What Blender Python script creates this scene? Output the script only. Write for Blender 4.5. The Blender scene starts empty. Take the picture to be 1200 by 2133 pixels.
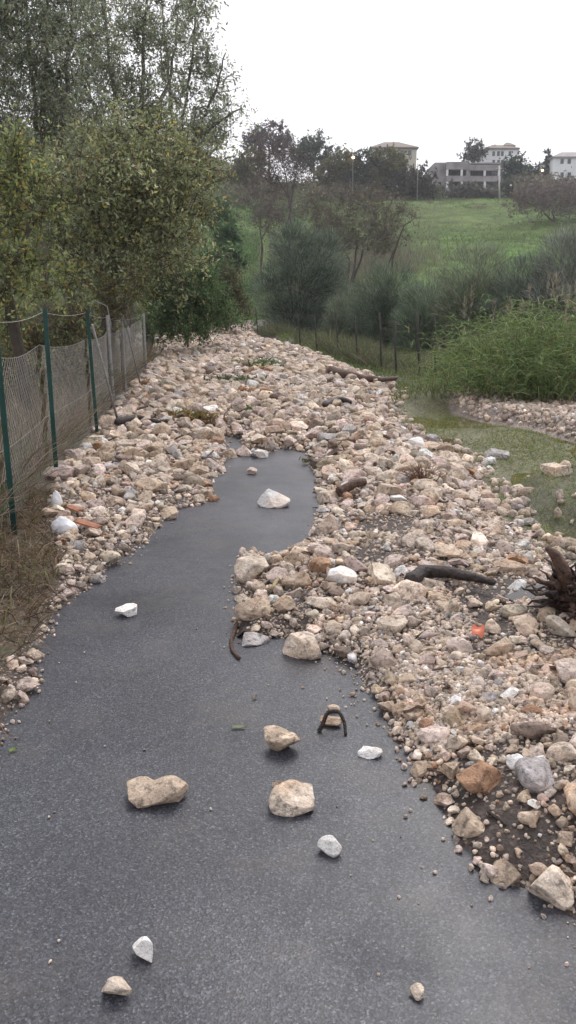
import bpy, bmesh, math, random
import numpy as np
from mathutils import Vector, Matrix, Euler

random.seed(7)
rng = np.random.default_rng(11)
PI = math.pi
sc = bpy.context.scene
C = sc.collection

# ------------------------------------------------------------------ camera
F = 1661.0                      # focal length in photograph pixels (1200 x 2133)
PITCH = math.radians(14.4)
CAM = np.array([0.0, 0.0, 1.6])
cam_d = bpy.data.cameras.new('camera')
cam = bpy.data.objects.new('camera', cam_d); C.objects.link(cam)
cam.location = CAM; cam.rotation_euler = (PI/2 - PITCH, 0, 0)
cam_d.sensor_fit = 'VERTICAL'; cam_d.angle = 2*math.atan(2133/2/F)
cam_d.clip_start = 0.05; cam_d.clip_end = 3000
sc.camera = cam
sc.render.resolution_x = 576; sc.render.resolution_y = 1024

# ------------------------------------------------------------------ sky and sun (overcast evening)
w = bpy.data.worlds.new('World'); sc.world = w; w.use_nodes = True
wt = w.node_tree; wt.nodes.clear()
sky = wt.nodes.new('ShaderNodeTexSky'); sky.sky_type = 'NISHITA'; sky.sun_disc = False
SUN_EL, SUN_AZ = math.radians(52), math.radians(20)
sky.sun_elevation = SUN_EL; sky.sun_rotation = SUN_AZ
sky.air_density = 1.2; sky.dust_density = 6.0; sky.ozone_density = 2.0
hs = wt.nodes.new('ShaderNodeHueSaturation'); hs.inputs['Saturation'].default_value = 0.35
mx = wt.nodes.new('ShaderNodeMix'); mx.data_type = 'RGBA'; mx.inputs[0].default_value = 0.72
mx.inputs[7].default_value = (9.5, 9.4, 9.95, 1)       # even cloud cover
bg = wt.nodes.new('ShaderNodeBackground'); bg.inputs[1].default_value = 0.11
wo = wt.nodes.new('ShaderNodeOutputWorld')
wt.links.new(sky.outputs[0], hs.inputs['Color']); wt.links.new(hs.outputs[0], mx.inputs[6])
wt.links.new(mx.outputs[2], bg.inputs[0]); wt.links.new(bg.outputs[0], wo.inputs[0])
sun_d = bpy.data.lights.new('sun', 'SUN'); sun_d.energy = 1.3; sun_d.angle = math.radians(30)
sun_d.color = (1.0, 0.96, 0.92)
sun = bpy.data.objects.new('sun', sun_d); C.objects.link(sun)
sd = Vector((math.sin(SUN_AZ)*math.cos(SUN_EL), math.cos(SUN_AZ)*math.cos(SUN_EL), math.sin(SUN_EL)))
sun.rotation_euler = sd.to_track_quat('Z', 'Y').to_euler()
sc.view_settings.view_transform = 'Standard'; sc.view_settings.look = 'None'
sc.view_settings.exposure = 0.45; sc.view_settings.gamma = 1.0
sc.view_settings.use_curve_mapping = False
sc.render.engine = 'CYCLES'
sc.cycles.use_denoising = True
sc.cycles.filter_width = 1.5
sc.cycles.max_bounces = 6; sc.cycles.transparent_max_bounces = 8
sc.cycles.sample_clamp_indirect = 4

# ------------------------------------------------------------------ pixel helpers
CP, SP = math.cos(PITCH), math.sin(PITCH)
def ray(px, py):
    xc = (px-600)/F; yc = -(py-1066.5)/F
    return np.array([xc, CP+yc*SP, -SP+yc*CP])
def at(px, py, Y):                       # the point on the pixel's ray at world distance Y
    d = ray(px, py); return CAM + d*(Y/d[1])
def depth(p): return (p[1]-CAM[1])*CP - (p[2]-CAM[2])*SP
def proj(P):
    P = np.atleast_2d(P) - CAM
    z = P[:,1]*CP - P[:,2]*SP; u = P[:,1]*SP + P[:,2]*CP
    return 600+F*P[:,0]/z, 1066.5-F*u/z, z
def hit(px, py, zf, far=260):
    d = ray(px, py); t = np.exp(np.linspace(math.log(0.8), math.log(far), 500))
    for _ in range(3):
        P = CAM+d*t[:,None]; i = int(np.argmax(P[:,2] <= zf(P[:,0], P[:,1])))
        t = np.linspace(t[max(i-1, 0)], t[i], 40)
    return CAM + d*t[-1]

# ------------------------------------------------------------------ numeric helpers
def sstep(x, a, b):
    t = np.clip((x-a)/(b-a), 0, 1); return t*t*(3-2*t)
class SN:                                 # smooth noise as a sum of sines, about -1..1
    def __init__(s, seed, n=10, k0=0.6, k1=3.0, dim=2):
        r = np.random.default_rng(seed); d = r.normal(size=(n, dim)); d /= np.linalg.norm(d, axis=1)[:,None]
        kk = np.exp(r.uniform(np.log(k0), np.log(k1), n)); s.k = d*kk[:,None]; s.p = r.uniform(0, 2*PI, n); s.a = (k0/kk)**0.6; s.a /= s.a.sum()*0.55
    def __call__(s, *c):
        c = np.stack(np.broadcast_arrays(*[np.asarray(q, float) for q in c]), -1)
        return (np.sin(c@s.k.T + s.p)*s.a).sum(-1)
def inpoly(x, y, P):
    x = np.asarray(x, float); y = np.asarray(y, float); r = np.zeros(x.shape, bool)
    for i in range(len(P)):
        x0, y0 = P[i-1]; x1, y1 = P[i]
        if y0 == y1: continue
        c = ((y0 > y) != (y1 > y)) & (x < (x1-x0)*(y-y0)/(y1-y0)+x0); r ^= c
    return r
def dline(x, y, P, closed=True):
    x = np.asarray(x, float); y = np.asarray(y, float); d = np.full(x.shape, 1e9)
    for i in range(0 if closed else 1, len(P)):
        a = P[i-1]; b = P[i]; e = b-a; L = max(e@e, 1e-12)
        t = np.clip(((x-a[0])*e[0]+(y-a[1])*e[1])/L, 0, 1)
        d = np.minimum(d, np.hypot(x-a[0]-t*e[0], y-a[1]-t*e[1]))
    return d

# ------------------------------------------------------------------ object helpers
def mesh(name, V, Fc, mat=None, col=None, smooth=False, parent=None):
    me = bpy.data.meshes.new(name)
    V = np.asarray(V, np.float32)
    if isinstance(Fc, np.ndarray):
        n, k = Fc.shape
        me.vertices.add(len(V)); me.vertices.foreach_set('co', V.ravel())
        me.loops.add(n*k); me.loops.foreach_set('vertex_index', Fc.astype(np.int32).ravel())
        me.polygons.add(n); me.polygons.foreach_set('loop_start', np.arange(0, n*k, k, dtype=np.int32))
        me.update(calc_edges=True)
    else:
        me.from_pydata([tuple(v) for v in V], [], [tuple(int(i) for i in f) for f in Fc]); me.validate(); me.update()
    if smooth: me.polygons.foreach_set('use_smooth', np.ones(len(me.polygons), bool))
    if col is not None:
        a = me.color_attributes.new('Col', 'FLOAT_COLOR', 'POINT')
        c4 = np.ones((len(V), 4), np.float32); c4[:,:3] = col; a.data.foreach_set('color', c4.ravel())
    if mat: me.materials.append(mat)
    o = bpy.data.objects.new(name, me); C.objects.link(o)
    if parent: o.parent = parent
    return o
def tag(o, label=None, cat=None, group=None, kind=None):
    if label: o['label'] = label
    if cat: o['category'] = cat
    if group: o['group'] = group
    if kind: o['kind'] = kind
    return o
def empty(name, loc, label, cat, group=None):
    o = bpy.data.objects.new(name, None); C.objects.link(o); o.location = loc
    o.empty_display_size = 0.1
    return tag(o, label, cat, group)
class MB:                                  # collects vertex/face lists into one mesh
    def __init__(s): s.v = []; s.f = []; s.n = 0
    def add(s, v, f):
        s.v.append(np.asarray(v, float)); s.f += [[i+s.n for i in q] for q in f]; s.n += len(v)
    def box(s, c, h, rz=0):
        c = np.array(c, float); v = np.array([[x,y,z] for x in (-1,1) for y in (-1,1) for z in (-1,1)], float)*np.array(h)
        if rz: v = v@np.array([[math.cos(rz), math.sin(rz), 0], [-math.sin(rz), math.cos(rz), 0], [0,0,1]])
        s.add(v+c, [[0,1,3,2],[4,6,7,5],[0,4,5,1],[2,3,7,6],[0,2,6,4],[1,5,7,3]])
    def tube(s, pts, r, n=6, cap=True):
        pts = np.asarray(pts, float); m = len(pts); r = np.broadcast_to(np.asarray(r, float), (m,))
        T = np.gradient(pts, axis=0); T /= np.linalg.norm(T, axis=1)[:,None]+1e-9
        ref = np.array([0,0,1.0]) if abs(T[0,2]) < 0.9 else np.array([1.0,0,0])
        A = np.cross(T, ref); A /= np.linalg.norm(A, axis=1)[:,None]+1e-9; B = np.cross(T, A)
        th = np.arange(n)*2*PI/n
        v = pts[:,None,:] + r[:,None,None]*(np.cos(th)[None,:,None]*A[:,None,:]+np.sin(th)[None,:,None]*B[:,None,:])
        f = [[i*n+j, i*n+(j+1)%n, (i+1)*n+(j+1)%n, (i+1)*n+j] for i in range(m-1) for j in range(n)]
        if cap: f += [list(range(n))[::-1], [(m-1)*n+j for j in range(n)]]
        s.add(v.reshape(-1, 3), f)
    def build(s, name, mat, parent=None, smooth=False, off=None):
        V = np.concatenate(s.v)
        if off is not None: V = V-np.asarray(off)
        return mesh(name, V, s.f, mat, smooth=smooth, parent=parent)
def grid_faces(nx, ny):
    i = np.arange(nx-1)[None,:]; j = np.arange(ny-1)[:,None]; a = j*nx+i
    return np.stack([a, a+1, a+nx+1, a+nx], -1).reshape(-1, 4)
def blades(base, dirs, length, width, droop=0.5, segs=3, tip=0.15):
    n = len(base); length = np.broadcast_to(length, (n,)); width = np.broadcast_to(width, (n,)); droop = np.broadcast_to(droop, (n,))
    dirs = dirs/(np.linalg.norm(dirs, axis=1)[:,None]+1e-9)
    side = np.cross(dirs, rng.normal(size=(n,3))); side /= np.linalg.norm(side, axis=1)[:,None]+1e-9
    V = np.zeros((n, segs+1, 2, 3))
    for k in range(segs+1):
        t = k/segs
        p = base + dirs*(length*t)[:,None]; p[:,2] -= droop*length*t*t
        wd = width*(1-(1-tip)*t)*(0.7 if k == 0 else 1)
        V[:,k,0] = p-side*wd[:,None]/2; V[:,k,1] = p+side*wd[:,None]/2
    b = (np.arange(n)*(segs+1)*2)[:,None]
    f = np.concatenate([np.stack([b[:,0]+2*k, b[:,0]+2*k+1, b[:,0]+2*k+3, b[:,0]+2*k+2], -1) for k in range(segs)])
    return V.reshape(-1, 3), f, (segs+1)*2
def leaves(cen, length, width, up=0.3):
    n = len(cen); length = np.broadcast_to(length, (n,))[:,None]; width = np.broadcast_to(width, (n,))[:,None]
    d = rng.normal(size=(n,3)); d[:,2] -= 0.35; d /= np.linalg.norm(d, axis=1)[:,None]
    nr = rng.normal(size=(n,3)); nr[:,2] += up; s = np.cross(d, nr); s /= np.linalg.norm(s, axis=1)[:,None]+1e-9
    u = np.cross(s, d)
    V = np.stack([cen-d*length/2, cen+s*width/2+u*width*0.15, cen+d*length/2, cen-s*width/2+u*width*0.15], 1)
    return V.reshape(-1,3), np.arange(n*4).reshape(n,4)
def pick(pal, n, jit=0.15):
    pal = [(c if len(c) == 4 else c+(1.0,)) for c in pal]
    pr = np.array([c[3] for c in pal], float); pr /= pr.sum()
    i = rng.choice(len(pal), n, p=pr); c = np.array([p[:3] for p in pal])[i]
    return np.clip(c*np.exp(rng.normal(0, jit, (n,1)))*np.exp(rng.normal(0, 0.05, (n,3))), 0, 1)

# ------------------------------------------------------------------ materials
def newmat(name):
    m = bpy.data.materials.new(name); m.use_nodes = True; t = m.node_tree
    return m, t, t.nodes['Principled BSDF']
def N(t, typ, **kw):
    n = t.nodes.new(typ)
    for k, v in kw.items():
        if k in n.inputs: n.inputs[k].default_value = v
        else: setattr(n, k, v)
    return n
def noise(t, scale, detail=4, rough=0.55, vec=None):
    n = N(t, 'ShaderNodeTexNoise', Scale=scale, Detail=detail, Roughness=rough)
    if vec: t.links.new(vec, n.inputs['Vector'])
    return n
def ramp(t, fac, stops):
    r = t.nodes.new('ShaderNodeValToRGB'); e = r.color_ramp.elements
    while len(e) < len(stops): e.new(0.5)
    for q, (p, c) in zip(e, stops):
        q.position = p; q.color = (c, c, c, 1) if not hasattr(c, '__len__') else tuple(c)+(1,)
    t.links.new(fac, r.inputs[0]); return r
def mixc(t, fac, a, b, mode='MIX'):
    m = t.nodes.new('ShaderNodeMix'); m.data_type = 'RGBA'; m.blend_type = mode
    for s, i in ((fac, 0), (a, 6), (b, 7)):
        if hasattr(s, 'is_output'): t.links.new(s, m.inputs[i])
        else: m.inputs[i].default_value = s if not hasattr(s, '__len__') else (tuple(s)+(1,))[:4]
    return m.outputs[2]
def bump(t, p, h, strength=0.4, dist=0.01):
    b = N(t, 'ShaderNodeBump', Strength=strength, Distance=dist); t.links.new(h, b.inputs['Height']); t.links.new(b.outputs[0], p.inputs['Normal'])

def rock_mat(name, use_obj, S=1.0, pit=0.75, lo=0.60):
    m, t, p = newmat(name)
    if use_obj:
        oi = t.nodes.new('ShaderNodeObjectInfo'); c = oi.outputs['Color']
        g = t.nodes.new('ShaderNodeNewGeometry'); vec = g.outputs['Position']
    else:
        at_ = N(t, 'ShaderNodeAttribute', attribute_name='Col'); c = at_.outputs['Color']
        g = t.nodes.new('ShaderNodeNewGeometry'); vec = g.outputs['Position']
    n1 = noise(t, 9*S, 5, 0.6, vec); n2 = noise(t, 38*S, 5, 0.65, vec); n3 = noise(t, 5*S, 3, 0.5, vec); n4 = noise(t, 130, 3, 0.6, vec)
    r1 = ramp(t, n1.outputs[0], [(0.30, lo), (0.70, 1.28 if lo < 0.7 else 1.08)])
    c1 = mixc(t, 1.0, c, r1.outputs[0], 'MULTIPLY')
    warm = ramp(t, n3.outputs[0], [(0.52, 0.0), (0.68, 0.40)])
    c2 = mixc(t, warm.outputs[0], c1, mixc(t, 1.0, c1, (1.0, 0.74, 0.52), 'MULTIPLY'))
    n5 = noise(t, 14*S, 6, 0.7, vec); crust = ramp(t, n5.outputs[0], [(0.50, 0.0), (0.62, 0.55)])
    c2 = mixc(t, crust.outputs[0], c2, mixc(t, 1.0, c2, (1.32, 1.36, 1.42), 'MULTIPLY'))
    pits = ramp(t, n2.outputs[0], [(0.34, 0.18), (0.50, 1.0)])
    c3 = mixc(t, pit, c2, mixc(t, 1.0, c2, pits.outputs[0], 'MULTIPLY'))
    gr = ramp(t, n4.outputs[0], [(0.3, 0.85), (0.7, 1.12)])
    c4 = mixc(t, 1.0, c3, gr.outputs[0], 'MULTIPLY')
    t.links.new(c4, p.inputs['Base Color'])
    p.inputs['Roughness'].default_value = 0.72; p.inputs['Specular IOR Level'].default_value = 0.35
    ad = N(t, 'ShaderNodeMath', operation='ADD'); t.links.new(n2.outputs[0], ad.inputs[0]); t.links.new(n1.outputs[0], ad.inputs[1])
    bump(t, p, ad.outputs[0], 0.9, 0.028)
    return m
M = {}
M['rock'] = rock_mat('limestone', True); M['whiterock'] = rock_mat('white_limestone', True, 1.0, 0.25, 0.86); M['rubble'] = rock_mat('rubble_limestone', False)

m, t, p = newmat('wet_asphalt'); M['asphalt'] = m
g = t.nodes.new('ShaderNodeNewGeometry'); v = g.outputs['Position']
vo = N(t, 'ShaderNodeTexVoronoi', Scale=175.0); t.links.new(v, vo.inputs['Vector'])
vo2 = N(t, 'ShaderNodeTexVoronoi', Scale=330.0); t.links.new(v, vo2.inputs['Vector'])
sp = t.nodes.new('ShaderNodeSeparateColor'); t.links.new(vo.outputs['Color'], sp.inputs[0])
sp2 = t.nodes.new('ShaderNodeSeparateColor'); t.links.new(vo2.outputs['Color'], sp2.inputs[0])
r1 = ramp(t, sp.outputs[0], [(0.0, (0.018,0.019,0.025)), (0.55, (0.042,0.044,0.056)), (0.92, (0.070,0.073,0.088)), (1.0, (0.125,0.125,0.135))])
r2 = ramp(t, sp2.outputs[1], [(0.0, 0.55), (0.8, 1.15), (1.0, 1.6)])
c = mixc(t, 1.0, r1.outputs[0], r2.outputs[0], 'MULTIPLY')
big = noise(t, 1.1, 4, 0.6, v); rb = ramp(t, big.outputs[0], [(0.3, 0.68), (0.7, 1.25)])
c = mixc(t, 1.0, c, rb.outputs[0], 'MULTIPLY')
silt = noise(t, 2.3, 6, 0.7, v); rs = ramp(t, silt.outputs[0], [(0.50, 0.0), (0.72, 0.38)])
c = mixc(t, rs.outputs[0], c, (0.10, 0.085, 0.07)); t.links.new(c, p.inputs['Base Color'])
wet = noise(t, 1.7, 4, 0.6, v); rw = ramp(t, wet.outputs[0], [(0.36, 0.36), (0.62, 0.54)])
t.links.new(rw.outputs[0], p.inputs['Roughness']); p.inputs['Specular IOR Level'].default_value = 0.42
bump(t, p, vo.outputs['Distance'], 0.22, 0.002)

m, t, p = newmat('mud_and_grit'); M['mud'] = m
g = t.nodes.new('ShaderNodeNewGeometry'); v = g.outputs['Position']
ca = N(t, 'ShaderNodeAttribute', attribute_name='Col')
n1 = noise(t, 6, 6, 0.65, v); n2 = noise(t, 60, 4, 0.7, v)
vo = N(t, 'ShaderNodeTexVoronoi', Scale=75.0); t.links.new(v, vo.inputs['Vector'])
sp = t.nodes.new('ShaderNodeSeparateColor'); t.links.new(vo.outputs['Color'], sp.inputs[0])
rr = ramp(t, sp.outputs[0], [(0.0, 0.55), (0.7, 1.0), (1.0, 1.9)])
c = mixc(t, 1.0, ca.outputs['Color'], rr.outputs[0], 'MULTIPLY')
r1 = ramp(t, n1.outputs[0], [(0.3, 0.6), (0.7, 1.35)]); c = mixc(t, 1.0, c, r1.outputs[0], 'MULTIPLY')
ga = N(t, 'ShaderNodeAttribute', attribute_name='Grit')
vg = N(t, 'ShaderNodeTexVoronoi', Scale=95.0); t.links.new(v, vg.inputs['Vector'])
sg = t.nodes.new('ShaderNodeSeparateColor'); t.links.new(vg.outputs['Color'], sg.inputs[0])
lt = N(t, 'ShaderNodeMath', operation='LESS_THAN'); t.links.new(sg.outputs[1], lt.inputs[0])
mu = N(t, 'ShaderNodeMath', operation='MULTIPLY'); t.links.new(ga.outputs['Fac'], mu.inputs[0]); mu.inputs[1].default_value = 0.62; t.links.new(mu.outputs[0], lt.inputs[1])
gc = ramp(t, sg.outputs[2], [(0.0, (0.22,0.17,0.135)), (0.5, (0.36,0.29,0.235)), (1.0, (0.52,0.45,0.38))])
c = mixc(t, lt.outputs[0], c, gc.outputs[0])
t.links.new(c, p.inputs['Base Color']); p.inputs['Roughness'].default_value = 0.62
ad = N(t, 'ShaderNodeMath', operation='ADD'); t.links.new(n2.outputs[0], ad.inputs[0]); t.links.new(n1.outputs[0], ad.inputs[1])
bump(t, p, ad.outputs[0], 0.8, 0.03)

m, t, p = newmat('hill_turf'); M['turf'] = m
g = t.nodes.new('ShaderNodeNewGeometry'); v = g.outputs['Position']
ca = N(t, 'ShaderNodeAttribute', attribute_name='Col')
n1 = noise(t, 0.35, 8, 0.7, v); n2 = noise(t, 3, 5, 0.7, v)
r1 = ramp(t, n1.outputs[0], [(0.32, 0.45), (0.68, 1.45)]); c = mixc(t, 1.0, ca.outputs['Color'], r1.outputs[0], 'MULTIPLY')
r2 = ramp(t, n2.outputs[0], [(0.3, 0.7), (0.7, 1.3)]); c = mixc(t, 1.0, c, r2.outputs[0], 'MULTIPLY')
t.links.new(c, p.inputs['Base Color']); p.inputs['Roughness'].default_value = 0.9; p.inputs['Specular IOR Level'].default_value = 0.1
bump(t, p, n2.outputs[0], 0.8, 0.25)

def leaf_mat(name, tr=0.5, rough=0.55):
    m, t, p = newmat(name)
    ca = N(t, 'ShaderNodeAttribute', attribute_name='Col'); t.links.new(ca.outputs['Color'], p.inputs['Base Color'])
    p.inputs['Roughness'].default_value = rough; p.inputs['Specular IOR Level'].default_value = 0.3
    tl = t.nodes.new('ShaderNodeBsdfTranslucent'); t.links.new(ca.outputs['Color'], tl.inputs['Color'])
    ms = t.nodes.new('ShaderNodeMixShader'); ms.inputs[0].default_value = tr
    t.links.new(p.outputs[0], ms.inputs[1]); t.links.new(tl.outputs[0], ms.inputs[2])
    t.links.new(ms.outputs[0], t.nodes['Material Output'].inputs['Surface']); return m
M['leaf'] = leaf_mat('leaf'); M['blade'] = leaf_mat('grass_blade', 0.3, 0.7)

def plain(name, col, rough=0.7, var=0.3, scale=8.0, b=0.3, dist=0.01, spec=0.4, stretch=None):
    m, t, p = newmat(name)
    tc = t.nodes.new('ShaderNodeTexCoord'); v = tc.outputs['Object']
    if stretch:
        mp = N(t, 'ShaderNodeMapping'); mp.inputs['Scale'].default_value = stretch; t.links.new(v, mp.inputs[0]); v = mp.outputs[0]
    n = noise(t, scale, 6, 0.65, v); r = ramp(t, n.outputs[0], [(0.28, 1-var), (0.72, 1+var)])
    t.links.new(mixc(t, 1.0, tuple(col), r.outputs[0], 'MULTIPLY'), p.inputs['Base Color'])
    p.inputs['Roughness'].default_value = rough; p.inputs['Specular IOR Level'].default_value = spec
    if b: bump(t, p, n.outputs[0], b, dist)
    return m
M['bark'] = plain('bark', (0.075,0.062,0.05), 0.9, 0.5, 9, 0.7, 0.03)
M['greybark'] = plain('grey_bark', (0.14,0.125,0.11), 0.9, 0.4, 6, 0.5, 0.03)
M['twig'] = plain('purple_brown_twig', (0.105,0.083,0.082), 0.9, 0.3, 3, 0)
M['wetwood'] = plain('wet_dark_wood', (0.032,0.022,0.019), 0.5, 0.75, 45, 1.0, 0.02)
M['brownwood'] = plain('brown_driftwood', (0.085,0.045,0.03), 0.65, 0.65, 40, 1.0, 0.02)
M['palestick'] = plain('pale_stick', (0.30,0.23,0.13), 0.7, 0.3, 30, 0.3)
M['plank'] = plain('weathered_plank', (0.06,0.058,0.06), 0.6, 0.4, 12, 0.5, 0.005, stretch=(1,8,8))
M['greenpaint'] = plain('green_paint', (0.010,0.052,0.043), 0.5, 0.35, 14, 0.2, 0.003)
M['galv'] = plain('galvanised_steel', (0.26,0.26,0.25), 0.5, 0.3, 20, 0.2, 0.002)
M['wire'] = plain('zinc_wire', (0.30,0.285,0.26), 0.55, 0.3, 9, 0)
M['stakewood'] = plain('dark_stake', (0.05,0.045,0.042), 0.85, 0.4, 6, 0.4)
M['bag'] = plain('white_plastic_film', (0.74,0.75,0.78), 0.35, 0.08, 20, 0.35, 0.01, spec=0.5)
M['terracotta'] = plain('terracotta', (0.30,0.13,0.075), 0.8, 0.3, 18, 0.4)
M['orange'] = plain('orange_plastic', (0.72,0.24,0.15), 0.5, 0.15, 10, 0.1)
M['concrete'] = plain('grey_concrete', (0.30,0.275,0.285), 0.9, 0.3, 0.8, 0.1)
M['recess_shade'] = plain('painted_recess_shade', (0.11,0.10,0.11), 0.9, 0.2, 0.5, 0)  # shade inside the open galleries, put into the back wall's colour
M['whitewall'] = plain('white_render', (0.72,0.72,0.74), 0.9, 0.08, 0.4, 0)
M['cream'] = plain('cream_render', (0.50,0.46,0.40), 0.9, 0.1, 0.4, 0)
M['rooftile'] = plain('roof_tiles', (0.22,0.18,0.16), 0.9, 0.2, 1.2, 0.3, 0.05)
M['shutter'] = plain('dark_shutter', (0.10,0.10,0.115), 0.6, 0.15, 3, 0)
M['glass'] = plain('window_glass', (0.06,0.065,0.075), 0.15, 0.1, 3, 0, spec=0.6)
M['polewhite'] = plain('pale_pole', (0.55,0.54,0.52), 0.7, 0.1, 2, 0)
m, t, p = newmat('sodium_lamp'); M['lamp'] = m
p.inputs['Base Color'].default_value = (1, .6, .3, 1); p.inputs['Emission Color'].default_value = (1.0, 0.55, 0.25, 1); p.inputs['Emission Strength'].default_value = 5.0
m, t, p = newmat('muddy_water'); M['water'] = m
g = t.nodes.new('ShaderNodeNewGeometry'); v = g.outputs['Position']
n = noise(t, 1.3, 5, 0.6, v); r = ramp(t, n.outputs[0], [(0.3, (0.06,0.07,0.02)), (0.5, (0.10,0.095,0.032)), (0.72, (0.15,0.12,0.065))])
t.links.new(r.outputs[0], p.inputs['Base Color']); p.inputs['Roughness'].default_value = 0.05; p.inputs['IOR'].default_value = 1.22
n2 = noise(t, 9, 3, 0.5, v); bump(t, p, n2.outputs[0], 0.05, 0.006)

# ------------------------------------------------------------------ terrain
nzA = SN(1, 12, 0.02, 0.12); nzB = SN(2, 14, 0.25, 1.2); nzC = SN(3, 16, 1.5, 7.0)
PY = [-300, 12, 38, 55, 70, 130, 150, 200, 260, 400, 1200]
PZ = [0, 0, 0.65, 2.2, 4.7, 16.5, 20.4, 30.0, 34, 37, 37]
fy = np.arange(-300, 1200, 1.0); fz = np.interp(fy, PY, PZ); kk = np.ones(9)/9
fz[20:-20] = np.convolve(fz, kk, 'same')[20:-20]
def G(x, y):
    x = np.asarray(x, float); y = np.asarray(y, float)
    z = np.interp(y, fy, fz)
    z = z + np.minimum(0.38*np.maximum(0, -x-2.5), 12)*sstep(y, 34, 75)
    z = z - np.minimum(0.03*np.maximum(0, x-40), 3)*sstep(y, 60, 120)
    z = z + nzA(x, y)*1.3*sstep(y, 50, 90) + 0.28*nzB(x*0.5, y*0.5)*sstep(y, 45, 70) + 0.05*nzB(x, y)*sstep(np.hypot(x, y), 9, 16)
    return z
def R(x, y): return np.interp(np.asarray(y, float), fy, fz)

# outlines read off the photograph, laid on the road plane
def topoly(L, zoff=0.0): return np.array([hit(a, b, lambda x, y: R(x, y)+zoff)[:2] for a, b in L])
clear_px = [(-40,1620),(0,1545),(30,1485),(80,1442),(84,1350),(106,1300),(130,1268),(180,1228),(225,1190),(300,1140),(325,1108),(375,1062),
 (452,1042),(432,1008),(470,985),(478,955),(470,912),(500,915),(505,940),(560,948),(590,935),(638,945),(650,980),(658,1020),(662,1062),(650,1100),(640,1132),(570,1160),(500,1150),
 (486,1220),(490,1300),(500,1340),(585,1330),(690,1372),(738,1392),(760,1440),(790,1482),(826,1560),(868,1622),(920,1702),(950,1762),(1000,1830),(1110,1862),(1200,1930),(1330,2010)]
clear = np.vstack([topoly(clear_px), [[1.9,0.9],[1.9,-1.5],[-1.35,-1.5],[-1.25,1.5]]])
left_px = [(-60,1570),(0,1480),(0,1372),(58,1340),(78,1290),(112,1232),(132,1180),(112,1120),(95,1085),(125,1005),(195,920),(245,855),(300,785),(325,715),(380,692),(520,684)]
right_px = [(528,690),(560,715),(640,725),(740,768),(825,795),(803,850),(850,888),(930,922),(985,960),(1030,1012),(1055,1065),(1200,1150),(1320,1240)]
left = topoly(left_px, 0.08); right = topoly(right_px, 0.08)
region = np.vstack([left, right, [[3.4,4.0],[3.2,1.0],[2.4,0.2],[1.2,0.0],[-1.3,0.0]]])
bank = topoly([(925,838),(980,845),(1060,845),(1200,852),(1330,870),(1330,960),(1200,925),(1100,895),(1000,878),(940,860)], -0.05)
isle = topoly([(1050,1010),(1110,985),(1200,985),(1330,1000),(1400,1150),(1200,1130),(1085,1068)], -0.02)
WATER_Z = -0.045
def bedz(x, y):                            # surface of the washed-down silt and its banks
    x = np.asarray(x, float); y = np.asarray(y, float)
    ic = inpoly(x, y, clear); ir = inpoly(x, y, region)
    dc = dline(x, y, clear)*np.where(ic, -1, 1)
    dr = dline(x, y, right, False)
    h = 0.17*(1-np.exp(-np.maximum(dc, 0)/0.5)) + 0.03*sstep(dc, 0.0, 0.12)*(0.7+nzC(x, y)) + 0.05*nzB(x, y)*sstep(dc, 0.1, 0.8)
    h = h*sstep(dr, -0.02, 0.8)
    h = np.where((~ir)&(x > 0.2)&(y > 3), 0, h)
    h = np.where(ic, -0.03, h)
    # right of the rubble: the stream bed, its gravel bank and a grassy islet
    lowx = np.interp(y, right[::-1,1][np.argsort(right[::-1,1])], right[::-1,0][np.argsort(right[::-1,1])])
    out = sstep(x-lowx, 0.0, 0.5)*(~ir)
    wet = out*sstep(y, 3.0, 5.0)*(1-sstep(y, 15.0, 19.0))
    bk = np.where(inpoly(x, y, bank), 1, 0)*sstep(dline(x, y, bank), 0, 0.35)
    il = np.where(inpoly(x, y, isle), 1, 0)*sstep(dline(x, y, isle), 0, 0.3)
    reedbank = sstep(y+0.12*(x-3), 12.6, 13.4)
    dip = (-0.072+0.075*nzB(x*1.7+2, y*1.7)+0.03*nzC(x, y))*wet + 0.20*bk*wet + 0.19*il*wet + 0.20*wet*reedbank
    return R(x, y) + h + dip + 0.012*nzC(x*1.7, y*1.7)

xs = np.concatenate([np.arange(-7, -3.5, 0.2), np.arange(-3.5, 4.5, 0.06), np.arange(4.5, 11, 0.2)])
ys = np.concatenate([np.arange(0.2, 9, 0.06), np.arange(9, 20, 0.12), np.arange(20, 42, 0.3)])
X, Y = np.meshgrid(xs, ys); Z = bedz(X, Y)
edge = np.minimum(np.minimum(sstep(X, -7, -6), 1-sstep(X, 10, 11)), np.minimum(sstep(Y, -1, 0.2), 1-sstep(Y, 39, 41.5)))
Z = Z - (1-edge)*0.4
ir = inpoly(X, Y, region); brown = np.array([0.062,0.045,0.038]); col = np.ones(X.shape+(3,))*brown
near_s = (~ir)&(X > 1.0); col[near_s] = (0.13,0.125,0.062)
col[near_s&(Y > 14.5)] = (0.07,0.085,0.035); col[inpoly(X, Y, bank)] = (0.26,0.21,0.18); col[inpoly(X, Y, isle)] = (0.085,0.085,0.045)
col[(~ir)&(X < -1.2)] = (0.10,0.075,0.05)
bed = mesh('silt_bed', np.stack([X, Y, Z], -1).reshape(-1,3), grid_faces(len(xs), len(ys)), M['mud'], col.reshape(-1,3), True)
tag(bed, kind='structure')
GRIT_XY = (X.copy(), Y.copy(), ir.copy())

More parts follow.
